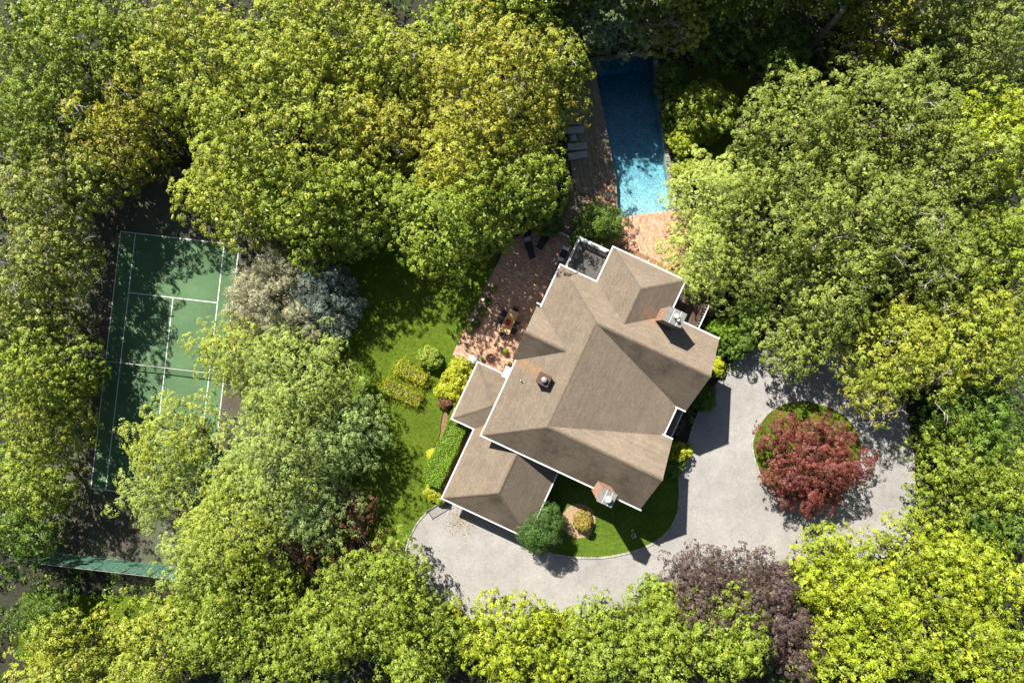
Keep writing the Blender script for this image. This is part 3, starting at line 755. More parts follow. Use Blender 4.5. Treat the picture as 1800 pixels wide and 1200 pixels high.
for i, (px, py, a, lab) in enumerate(LO):
    o = lg if i == 0 else copy_tree(lg); o.location = (*W(px, py), .09); o.rotation_euler = (0, 0, R(a)); o['label'] = lab; o['group'] = 'sun loungers on the pool deck'
t = thing('side_table', 'small square slatted side table between the sun loungers', 'side table', (*W(1007, 245.5), .09), R(5))
for i in range(5): MB().face_box(-.26+i*.105, -.17+i*.105, -.26, .26, .38, .41).build('slat', 'grey_teak', t)
for sx in (-.22, .22):
    for sy in (-.22, .22): MB().face_box(sx-.025, sx+.025, sy-.025, sy+.025, 0, .38).build('leg', 'grey_teak', t)

# dining set
x, y = W(895, 565.5, .75)
dt = thing('dining_table', 'long teak dining table with red flowers on the brick terrace', 'dining table', (x, y, .035), HA)
for i in range(8): MB().face_box(-.47+i*.118, -.47+i*.118+.113, -1.06, 1.06, .70, .74).build('table_board', 'teak', dt)
MB().bar((-.47, -1.085, .72), (.475, -1.085, .72), .045, .045).build('table_end', 'teak', dt); MB().bar((-.47, 1.085, .72), (.475, 1.085, .72), .045, .045).build('table_end', 'teak', dt)
for sx in (-.4, .4):
    for sy in (-.98, .98): MB().face_box(sx-.04, sx+.04, sy-.04, sy+.04, 0, .70).build('leg', 'teak', dt)
def make_chair():
    t = thing('dining_chair', 'x', 'chair')
    MB().face_box(-.24, .24, -.24, .22, .41, .46).build('seat', 'darkfab', t)
    m = MB()
    for i in range(5): m_ = MB(); m_.bar((-.2+i*.1, -.24, .46), (-.2+i*.1, -.32, .86), .03, .02); m_.build('back_slat', 'black', t)
    MB().bar((-.25, -.325, .88), (.25, -.325, .88), .04, .06).build('top_rail', 'black', t)
    for s in (-.25, .25): MB().bar((s, -.26, .64), (s, .16, .64), .05, .03).build('armrest', 'black', t)
    for sx in (-.23, .23):
        for sy in (-.24, .2): MB().face_box(sx-.018, sx+.018, sy-.018, sy+.018, 0, .41).build('leg', 'black', t)
    return t
ch0 = make_chair(); ca, sa = math.cos(HA), math.sin(HA)
CH = [(-.72, .48, -90, 'black chair on the lawn side of the teak table, nearer its north end'), (-.72, -.3, -90, 'black chair on the lawn side of the teak table, nearer its south end'),
      (.72, .1, 90, 'black chair on the house side of the teak table, at its middle'), (.72, -.6, 90, 'black chair on the house side of the teak table, nearer its south end'),
      (0.05, 1.2, 180, 'black chair at the north head of the teak table'), (-.03, -1.2, 0, 'black chair at the south head of the teak table')]
for i, (lx, ly, a, lab) in enumerate(CH):
    o = ch0 if i == 0 else copy_tree(ch0); o.location = (x+lx*ca-ly*sa, y+lx*sa+ly*ca, .035); o.rotation_euler = (0, 0, HA+R(a)); o['label'] = lab; o['group'] = 'black chairs round the teak table'
fx, fy = W(894.5, 565.5, .8)
fl = thing('flower_vase', 'red poinsettia-like flowers in a pot on the teak table', 'flowers', (fx, fy, .775), 0)
MB().lathe([(.07, 0), (.1, .12), (.09, .14)], 14).build('pot', 'terracotta', fl)
for i in range(16):
    a = i*2.4; rr = .1+.2*((i*7) % 5)/5; l = .16
    MB().poly([(rr*math.cos(a)*.4, rr*math.sin(a)*.4, .2), ((rr)*math.cos(a-.35), rr*math.sin(a-.35), .22+.03*(i % 3)), ((rr+l)*math.cos(a), (rr+l)*math.sin(a), .16), (rr*math.cos(a+.35), rr*math.sin(a+.35), .22+.02*(i % 4))]).build('petal', 'red', fl)
MB().lathe([(.03, .2), (.045, .24), (.02, .27)], 8).build('flower_centre', 'pink', fl)

def lounge_chair(px, py, rz, lab, cushion=True):
    t = thing('lounge_chair', lab, 'chair', (*W(px, py), .035), R(rz), 'dark lounge chairs on the brick terrace')
    MB().face_box(-.3, .3, -.2, .5, .28, .33).build('seat_frame', 'black', t)
    for i in range(6): MB().bar((-.28, -.16+i*.12, .345), (.28, -.16+i*.12, .345), .05, .02).build('slat', 'darkfab', t)
    for s in (-.34, .34):
        MB().bar((s, -.35, .55), (s, .38, .52), .06, .03).build('armrest', 'black', t)
        for yy in (-.3, .42): MB().face_box(s-.02, s+.02, yy-.02, yy+.02, 0, .53).build('leg', 'black', t)
    MB().face_box(-.3, .3, .5, 1.15, .25, .29).build('footrest', 'black', t)
    for i in range(5): MB().bar((-.27, .56+i*.12, .30), (.27, .56+i*.12, .30), .05, .02).build('footrest_slat', 'darkfab', t)
    m = MB(); m.bar((0, -.22, .4), (0, -.68, .95), .58, .04); m.build('backrest', 'black', t)
    if cushion:
        m = MB(); m.bar((0, -.46, .73), (0, -.78, 1.06), .56, .1); m.build('head_cushion', 'cushion', t)
    return t
lounge_chair(930, 434, 197, 'dark reclining lounge chair with a grey head cushion, standing free on the brick terrace')
lounge_chair(958, 419, 150, 'empty dark lounge chair at the foot of the deck edge', False)
lounge_chair(926, 404, 185, 'dark lounge chair half hidden under the tree, nearest the trees', False)

# grill
x, y = W(990.5, 446, 1.0)
gr = thing('barbecue_grill', 'stainless steel barbecue grill with dark lid beside the terrace railing', 'grill', (x, y, .035), HA)
MB().face_box(-.28, .28, -.35, .35, .1, .85).build('cabinet', 'steel', gr)
MB().face_box(-.3, .3, .36, .68, .84, .90).build('side_shelf', 'steel', gr); MB().face_box(-.3, .3, -.68, -.36, .84, .90).build('side_shelf', 'steel', gr)
m = MB(); pf = [(-.28, .86), (-.26, 1.05), (-.12, 1.17), (.1, 1.18), (.25, 1.06), (.28, .86)]
for (x0, z0), (x1, z1) in zip(pf, pf[1:]): m.poly([(x0, -.34, z0), (x1, -.34, z1), (x1, .34, z1), (x0, .34, z0)])
for s in (-.34, .34): m.poly([(x_, s, z_) for x_, z_ in (pf if s < 0 else pf[::-1])])
m.build('lid', 'black', gr); MB().bar((-.33, -.28, 1.0), (-.33, .28, 1.0), .03, .03).build('lid_handle', 'steel', gr)
for k in range(4): MB().lathe([(.03, 0), (.03, .03)], 8, (-.3, -.2+k*.13, .78)).build('knob', 'black', gr)
for sx in (-.22, .22):
    for sy in (-.3, .3): MB().tube([(sx, sy-.02, .05), (sx, sy+.02, .05)], .05, 10).build('wheel', 'black', gr)
x, y = W(981, 470, .7)
m = thing('gas_bottle_box', 'small grey box standing between the grill and the long bench', 'box', (*W(986.5, 461, .6), .035), HA)
MB().face_box(-.2, .2, -.2, .2, 0, .6).build('body', 'cushion', m); MB().face_box(-.22, .22, -.22, .22, .6, .64).build('lid', 'slab', m)
bx = thing('storage_bench', 'long grey storage box against the west wall of the house', 'storage box', (*W(975.5, 480, .6), .035), HA)
MB().face_box(-.24, .24, -.72, .72, 0, .58).build('body', 'cushion', bx); MB().face_box(-.27, .27, -.76, .76, .58, .64).build('lid', 'slab', bx)

# wire fire basket, white flowering pot, plant pots
x, y = W(862, 628, .4)
fb = thing('wire_fire_basket', 'round rusty wire fire basket on the sunny end of the terrace', 'fire basket', (x, y, .035), 0)
MB().lathe([(.2, .08), (.3, .2), (.33, .3), (.28, .3), (.18, .12)], 18).build('bowl', 'iron', fb)
r = random.Random(2)
for k in range(9):
    n = 22; rr = r.uniform(.22, .5); ox, oy = r.uniform(-.1, .1), r.uniform(-.08, .1); ph = r.uniform(0, 6); til = r.uniform(-.2, .2)
    MB().tube([(ox+rr*math.cos(ph+6.28*i/n), oy+rr*.85*math.sin(ph+6.28*i/n), .32+.12*math.sin(3*6.28*i/n+k)+til*rr*math.cos(6.28*i/n)) for i in range(n)], .011, 5).build('wire_loop', 'iron', fb)
for k in range(4): MB().tube([(r.uniform(-.2, .2), r.uniform(-.2, .2), .3), (r.uniform(-.2, .2), r.uniform(-.2, .2), .33)], .045, 7).build('log', 'bark', fb)
for k in range(3): MB().bar((.2*math.cos(k*2.1), .2*math.sin(k*2.1), 0), (.17*math.cos(k*2.1), .17*math.sin(k*2.1), .15), .03).build('foot', 'iron', fb)

# timber retaining edge of the deck, bench and planter
ed = thing('deck_edge_beam', 'pale timber beam edging the low end of the deck above the terrace', 'edging', (*W(992, 413), 0), HA)
MB().face_box(-1.1, 1.15, -.09, .09, 0, .32).build('beam', 'cream', ed)
for sx in (-1.05, 0, 1.1): MB().face_box(sx-.06, sx+.06, -.16, -.09, 0, .36).build('stake', 'cream', ed)
bn_ = thing('deck_bench', 'short tan timber bench at the bend of the deck edge', 'bench', (*W(1004, 326, .4), .0), R(83))
for k in range(3): MB().face_box(-.55, .55, -.16+k*.11, -.06+k*.11, .42, .46).build('seat_board', 'tan', bn_)
for sx in (-.45, .45): MB().face_box(sx-.04, sx+.04, -.12, .12, 0, .42).build('leg', 'tan', bn_)
pl = thing('planter_box', 'narrow tan timber planter along the edge of the deck', 'planter', (*W(989, 366, .3), 0), R(66))
MB().face_box(-2.1, 2.1, -.16, -.12, 0, .42).build('side_board', 'tan', pl); MB().face_box(-2.1, 2.1, .12, .16, 0, .42).build('side_board', 'tan', pl)
MB().face_box(-2.12, -2.1, -.16, .16, 0, .42).build('end_board', 'tan', pl); MB().face_box(2.1, 2.12, -.16, .16, 0, .42).build('end_board', 'tan', pl)
MB().face_box(-2.1, 2.1, -.12, .12, 0, .34).build('soil', 'mulch', pl)

# iron railing by the garage
p, q = Vector((*W(783, 878), 0)), Vector((*W(752, 897), 0)); d = (q-p); l = d.length
ir = thing('iron_railing', 'black iron picket railing between the garage corner and the lawn', 'railing', (p.x, p.y, 0), math.atan2(d.y, d.x))
MB().bar((0, 0, .95), (l, 0, .95), .05, .03).build('top_rail', 'black', ir); MB().bar((0, 0, .12), (l, 0, .12), .03, .03).build('bottom_rail', 'black', ir)
for i in range(16): MB().bar((l*(i+.5)/16, 0, .1), (l*(i+.5)/16, 0, .95), .02).build('picket', 'black', ir)
for xx in (0, l): MB().face_box(xx-.03, xx+.03, -.03, .03, 0, 1.05).build('post', 'black', ir)

# lamp post on the front lawn
x, y = W(1112, 932)
lp = thing('lamp_post', 'white curved lamp post with a square lantern on the front lawn', 'lamp post', (x, y, 0), R(20))
MB().tube([(0, 0, 0), (0, 0, 1.4), (-.03, .03, 1.9), (-.1, .1, 2.1), (-.2, .18, 2.1)], [.06, .045, .04, .035, .03], 8).build('post', 'white', lp, smooth=True)
MB().lathe([(.12, 0), (.12, .04), (.07, .1)], 12).build('base', 'white', lp)
m = MB(); 
for s in (-.16, .16):
    m.bar((-.22+s, .04, 2.1), (-.22+s, .36, 2.1), .05); m.bar((-.38, .2+s, 2.1), (-.06, .2+s, 2.1), .05)
m.build('lantern_frame', 'steel', lp); MB().face_box(-.34, -.10, .08, .32, 1.8, 2.05).build('lantern_glass', 'glass', lp)

# round stepping stones behind the hedge
r = random.Random(8); me0 = None
for k in range(8):
    px = 826-k*3.7+0; py = 762+k*9.6; x, y = W(px, py)
    if me0 is None: me0 = MB().lathe([(.2, 0), (.21, .04), (.18, .06)], 12).mesh('stepping_stone', 'slab')
    names = ['first', 'second', 'third', 'fourth', 'fifth', 'sixth', 'seventh', 'eighth']
    obj('stepping_stone', me0, None, names[k]+' round stepping stone behind the hedge, counted from its north end', 'stepping stone', 'stepping stones behind the hedge', loc=(x, y, .012), rz=r.uniform(0, 3))

# stones along the terrace bed
r = random.Random(21)
BEDP = gw([(818, 580), (835, 545), (850, 510), (862, 500), (868, 512), (850, 560), (832, 590)])
sheet('planting_bed', BEDP, .045, 'mulch')
st_me = []
for v in range(3):
    m = MB(); n = 8
    m.lathe([(.14, 0), (.19*r.uniform(.9, 1.1), .06), (.14, .15), (.05, .19)], n); m.v = [(a*r.uniform(.8, 1.2), b_*r.uniform(.7, 1.1), c) for a, b_, c in m.v]; st_me.append(m.mesh('rock', 'cream'))
LB = ['pale rock at the north tip of the terrace bed', 'pale rock second from the north tip of the terrace bed', 'pale rock in the upper part of the terrace bed', 'pale rock just above the middle of the terrace bed', 'pale rock just below the middle of the terrace bed', 'pale rock at the wide southern part of the terrace bed', 'pale rock nearest the south end of the terrace bed']
for k in range(7):
    t = k/6; px = 862-38*t; py = 503+72*t
    obj('rock', st_me[k % 3], None, LB[k], 'rock', 'pale rocks in the terrace bed', loc=(*W(px, py), .045), rz=r.uniform(0, 6))

# ------------------------------------------------------------------ foliage
NLEAF = [0]
def nrmz(a): return a/np.maximum(np.linalg.norm(a, axis=-1, keepdims=True), 1e-9)
def leaf_mesh(name, P, Nn, size, tint, rng, aspect=.55, m='leaf'):
    """one small folded triangle per leaf: P points, Nn facing, size, tint"""
    n = len(P); NLEAF[0] += n
    t = rng.normal(size=(n, 3)); e1 = nrmz(np.cross(Nn, t)); e2 = np.cross(Nn, e1)
    s = size[:, None]
    v = np.empty((n, 3, 3), 'f')
    v[:, 0] = P+e1*s; v[:, 1] = P-e1*s*.6+e2*s*aspect; v[:, 2] = P-e1*s*.6-e2*s*aspect
    me = bpy.data.meshes.new(name); me.vertices.add(3*n); me.vertices.foreach_set('co', v.ravel())
    me.loops.add(3*n); me.loops.foreach_set('vertex_index', np.arange(3*n, dtype='i'))
    me.polygons.add(n); me.polygons.foreach_set('loop_start', np.arange(0, 3*n, 3, dtype='i'))
    me.update(calc_edges=True)
    a = me.attributes.new('tint', 'FLOAT_COLOR', 'FACE'); c = np.ones((n, 4), 'f'); c[:, :3] = np.clip(tint, .002, .9); a.data.foreach_set('color', c.ravel())
    me.materials.append(M[m]); return me

# palettes: (sun leaf, second leaf, odd leaf, share of odd) -- plain leaf colours
PAL = {
 'oak':    ((.300, .365, .065), (.190, .265, .058), (.42, .38, .09), .05),
 'green':  ((.320, .410, .040), (.185, .285, .038), (.44, .42, .05), .07),
 'yellow': ((.420, .470, .050), (.250, .330, .045), (.52, .42, .06), .08),
 'gold':   ((.485, .480, .050), (.285, .325, .042), (.56, .44, .07), .10),
 'amber':  ((.400, .400, .035), (.240, .280, .035), (.52, .26, .06), .07),
 'olive':  ((.360, .420, .065), (.220, .285, .050), (.50, .42, .22), .10),
 'lime':   ((.420, .500, .030), (.240, .340, .028), (.60, .54, .04), .08),
 'bush_lime': ((.50, .54, .02), (.30, .38, .02), (.62, .56, .05), .15),
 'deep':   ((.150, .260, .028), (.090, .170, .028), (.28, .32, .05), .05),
 'spruce': ((.25, .34, .16), (.15, .24, .12), (.36, .38, .18), .06),
 'pine':   ((.370, .470, .085), (.235, .340, .080), (.46, .46, .08), .08),
 'pineY':  ((.400, .480, .050), (.260, .350, .050), (.50, .48, .06), .08),
 'pineL':  ((.460, .560, .100), (.34, .45, .10), (.54, .54, .12), .08),
 'pineD':  ((.25, .36, .09), (.17, .27, .09), (.34, .38, .10), .05),
 'silver': ((.41, .42, .285), (.29, .30, .205), (.60, .56, .44), .18),
 'blue':   ((.18, .255, .25), (.12, .175, .18), (.40, .42, .38), .12),
 'maple':  ((.220, .050, .036), (.110, .024, .024), (.31, .11, .07), .10),
 'purple': ((.120, .072, .078), (.075, .048, .058), (.21, .17, .08), .12),
 'russet': ((.22, .10, .05), (.14, .065, .04), (.32, .15, .07), .10),
 'hedge':  ((.200, .360, .018), (.125, .250, .018), (.30, .44, .04), .06),
 'shrubY': ((.38, .32, .055), (.24, .21, .05), (.42, .20, .08), .15),
 'dense':  ((.095, .185, .035), (.060, .130, .030), (.14, .22, .07), .05),
}
def colours(rng, pal, nb, npf, nl, contrast=1.0):
    c1, c2, c3, odd = PAL[pal]; c1, c2, c3 = (np.array(c)*np.array([.70, .68, .54]) for c in (c1, c2, c3))
    bo = rng.random((nb, 1, 1, 1)); pf = rng.random((nb, npf, 1, 1)); lf = rng.random((nb, npf, nl, 1))
    mixv = np.clip(.45*bo+.4*pf+.35*lf-.1, 0, 1)
    c = c1*(1-mixv)+c2*mixv
    isodd = (rng.random((nb, npf, 1, 1))*.6+rng.random((nb, npf, nl, 1))*.4) < odd*1.6
    c = np.where(isodd, c3, c)
    c = c*(1+.10*rng.normal(size=(nb, 1, 1, 1)))*(1+.10*rng.normal(size=(nb, npf, 1, 1)))*(1+.16*rng.normal(size=(nb, npf, nl, 1)))
    return c.reshape(-1, 3)

def crown_mesh(name, seed, R_, zb, zt, pal, style='broad', spacing=1.95, dens=1.0, leaf=.095, shape=None, m=None, gap=.06):
    """crown around the origin (x,y), from height zb to zt. Returns mesh and some bough centres"""
    rng = np.random.default_rng(seed)
    ph = rng.random(4)*6.28; am = rng.uniform(.03, .09, 4)*(2.0 if R_ < 2.6 and pal != 'dense' else 1)
    sc = min(1.0, R_/3.0); sc = max(sc, .3); sp = spacing*(.5+.5*sc) if R_ < 3 else spacing
    g = []
    R0 = R_; R_ = max(R_-.28*sp, R_*.72)
    n = int(R_*1.3/sp)+2
    for i in range(-n, n+1):
        for j in range(-n, n+1):
            g.append((sp*(i+.5*(j % 2)), sp*.87*j))
    g = np.array(g)+rng.normal(size=(len(g), 2))*sp*.27
    rr = np.hypot(g[:, 0], g[:, 1]); th = np.arctan2(g[:, 1], g[:, 0])
    Ro = R_*(1+sum(a*np.sin(k*th+p) for a, k, p in zip(am, (2, 3, 5, 7), ph)))
    if shape is not None: Ro = Ro*shape(th)
    keep = (rr < Ro*.93) & (rng.random(len(g)) > gap)
    g, rr, Ro, th = g[keep], rr[keep], Ro[keep], th[keep]
    rho = rr/Ro
    H = zt-zb
    if style == 'cone': z = zb+H*(1-rho**1.1)
    else: z = zb+H*np.sqrt(np.clip(1-rho**2*.98, .01, 1))
    z = z+rng.normal(size=len(z))*min(.7, .13*H)-rng.random(len(z))**3*H*.25
    C = np.c_[g, z-rng.random(len(z))**2*.9*min(1, R_/4)]
    # a skirt of lower boughs round the rim
    nr = max(5, int(2*math.pi*R_/(sp*1.2))); ta = np.arange(nr)/nr*6.283+rng.random(nr)*.4
    Rr2 = R_*(1+sum(a*np.sin(k*ta+p) for a, k, p in zip(am, (2, 3, 5, 7), ph)))
    if shape is not None: Rr2 = Rr2*shape(ta)
    for f, lo in ((.93, .10), (.80, -.12)):
        q = Rr2*f*(1+rng.normal(size=nr)*.05); C = np.r_[C, np.c_[q*np.cos(ta+lo*3), q*np.sin(ta+lo*3), zb+H*(.18+lo)+rng.normal(size=nr)*.12*H]]
    # sparse interior fill
    nf = int(len(C)*.35); a2 = rng.random(nf)*6.283; q2 = R_*.8*np.sqrt(rng.random(nf)); C = np.r_[C, np.c_[q2*np.cos(a2), q2*np.sin(a2), zb+H*rng.uniform(.1, .55, nf)]]
    nb = len(C)
    br = sp*rng.uniform(.50, .78, nb)
    phi = np.arctan2(C[:, 1], C[:, 0])+rng.normal(size=nb)*.5
    if style == 'plume':
        ax, ay, az = br*1.35, br*.62, br*.38; npf, nl = 16, int(22*dens); rp = .27*sc; aspect = .42; droop = .10
    elif style == 'feather':
        ax, ay, az = br*1.1, br*.5, br*.4; npf, nl = 20, int(20*dens); rp = .30*sc; aspect = .16; droop = .1
    else:
        ax, ay, az = br, br*rng.uniform(.8, 1.05, nb), br*.92; npf, nl = (17, int(35*dens)) if sp > 1.5 else (12, int(34*dens)); rp = .37*min(1, .5+.5*sc); aspect = .6; droop = .12
    if R_ < 1.6: rp *= .8
    k = np.arange(npf)+.5
    zz = 1-1.25*k/npf; aa = k*2.39996
    u = np.c_[np.sqrt(1-zz**2)*np.cos(aa), np.sqrt(1-zz**2)*np.sin(aa), zz]
    U = nrmz(u[None]+rng.normal(size=(nb, npf, 3))*.22)
    if style in ('plume', 'feather'):
        U[..., 0] = np.sign(U[..., 0])*np.abs(U[..., 0])**.7
    fx = np.c_[np.cos(phi), np.sin(phi), np.full(nb, -droop)]; fx = nrmz(fx); fy = np.c_[-np.sin(phi), np.cos(phi), np.zeros(nb)]; fz = np.cross(fx, fy)
    rad = rng.uniform(.82, 1.08, (nb, npf, 1))
    def fr(v): return v[..., 0:1]*fx[:, None]+v[..., 1:2]*fy[:, None]+v[..., 2:3]*fz[:, None]
    A = np.stack([ax, ay, az], -1)[:, None]
    PC = C[:, None]+fr(U*A)*rad
    PN = nrmz(fr(U/A*A.mean(-1, keepdims=True)))
    q = nrmz(rng.normal(size=(nb, npf, nl, 3))*.52+PN[:, :, None]*.8)
    LP = PC[:, :, None]+q*rp*rng.uniform(.80, 1.06, (nb, npf, nl, 1))*np.array([1, 1, .8])
    if style == 'feather':
        LP = PC[:, :, None]+q*rp*rng.uniform(.2, 1.5, (nb, npf, nl, 1))
    LN = nrmz(q*.9+rng.normal(size=q.shape)*.24+np.array([0, 0, .75 if style == 'plume' else .35]))
    LP = LP.reshape(-1, 3); LN = LN.reshape(-1, 3)
    size = leaf*rng.uniform(.7, 1.3, len(LP))*(1.0 if R_ > 2 else .75)
    if style == 'plume': size *= .88
    if style == 'feather': size *= 1.5
    col = colours(rng, pal, nb, npf, nl)
    drop = rng.random(len(LP)) > .04
    LP, LN, size, col = LP[drop], LN[drop], size[drop], col[drop]
    if R_ > 2:      # coarser foliage filling the inside of the crown
        ni = int(math.pi*R_**2*17); a3 = rng.random(ni)*6.283; q3 = np.sqrt(rng.random(ni))*.93; ro = R_*(1+sum(a*np.sin(kk*a3+p) for a, kk, p in zip(am, (2, 3, 5, 7), ph)))
        if shape is not None: ro = ro*shape(a3)
        zt3 = zb+H*np.sqrt(1-q3**2*.98); P3 = np.c_[q3*ro*np.cos(a3), q3*ro*np.sin(a3), zt3-1.5-rng.random(ni)**1.5*H*.55]
        N3 = nrmz(rng.normal(size=(ni, 3))*.6+np.array([0, 0, .8])); c3_ = colours(rng, pal, 1, ni//10+1, 10)[:ni]
        LP = np.r_[LP, P3]; LN = np.r_[LN, N3]; size = np.r_[size, .21*rng.uniform(.7, 1.2, ni)]; col = np.r_[col, c3_]
    me = leaf_mesh(name, LP, LN, size, col, rng, aspect, m or ('needle' if style in ('plume', 'feather') else 'leaf'))
    return me, C

def limbs(mb, base, C, H, trunk_r, rng, n=12, top=.6, twig=True):
    b0 = Vector(base); h = H*top
    pts = [b0+Vector((rng.uniform(-.15, .15)*i, rng.uniform(-.15, .15)*i, h*i/4)) for i in range(5)]
    mb.tube(pts, [trunk_r*1.25, trunk_r, trunk_r*.85, trunk_r*.7, trunk_r*.5], 8)
    idx = rng.choice(len(C), min(n, len(C)), replace=False)
    for i in idx:
        c = Vector(C[i]); s = pts[2].lerp(pts[4], float(rng.random())); mid = s.lerp(c, .5)+Vector((rng.normal()*.25, rng.normal()*.25, .25))
        e = c+Vector((0, 0, -.15)); mb.tube([s, mid, e], [trunk_r*.38, trunk_r*.22, .03], 5, cap=False)
        if twig:
            for _ in range(2):
                d = Vector((rng.normal(), rng.normal(), .5+abs(rng.normal())*.4)).normalized()
                mb.tube([mid.lerp(e, .6), e+d*rng.uniform(.4, .9)], [.035, .012], 4, cap=False)

def dead_twigs(mb, c, rng, n=9, l=1.3):
    for _ in range(n):
        a = rng.random()*6.283; d = Vector((math.cos(a), math.sin(a), rng.uniform(.0, .5))).normalized(); p = Vector(c)+Vector((rng.normal()*.5, rng.normal()*.5, -.3))
        L_ = l*rng.uniform(.6, 1.2); q = p+d*L_*.5+Vector((0, 0, .1)); e = p+d*L_+Vector((rng.normal()*.12, rng.normal()*.12, 0)); mb.tube([p, q, e], [.035, .024, .008], 4, cap=False)
        for _ in range(4):
            t = rng.random(); s = q.lerp(e, t); a2 = a+rng.choice([-1, 1])*rng.uniform(.4, 1.1); f = Vector((math.cos(a2), math.sin(a2), rng.uniform(-.1, .4)))*L_*rng.uniform(.25, .5)
            mb.tube([s, s+f*.5+Vector((0, 0, .05)), s+f], [.022, .015, .006], 3, cap=False)

def tree(px, py, Rpx, T, pal, label, zb=None, style='broad', seed=None, name='broadleaf_tree', cat='tree', dens=1.0, spacing=1.95, leaf=.095, dead=0, shape=None, group=None, gap=.06, trunk=True, tilt=None):
    zb = T*.30 if zb is None else (zb*.6 if T > 7.2 else zb); hm = zb+(T-zb)*.6; k = 1-hm/CAM_H
    x, y = (px-900)/PPM*k, (600-py)/PPM*k; Rm = Rpx/PPM*k
    seed = seed if seed is not None else int(px*7+py*13)
    me, C = crown_mesh('crown', seed, Rm, zb, T, pal, style, spacing, dens, leaf, shape, gap=gap)
    t = thing(name, label, cat, (x, y, 0), 0, group)
    obj('crown', me, t)
    rng = np.random.default_rng(seed+1)
    if trunk:
        mb = MB(); limbs(mb, (0, 0, 0) if not tilt else tilt, C, (zb+T)/2, max(.05, min(.32, T*.024)), rng, n=14 if Rm > 2.5 else 6, twig=Rm > 1.5)
        mb.build('trunk', 'bark', t)
    if dead:
        top = C[np.argsort(-C[:, 2])][:max(6, len(C)//2)]
        for i in rng.choice(len(top), dead):
            mb = MB(); dead_twigs(mb, top[i]+np.array([0, 0, .42]), rng, n=int(rng.integers(3, 6))); mb.build('dead_branch', 'deadwood', t, kind='stuff')
    return t

WG = None
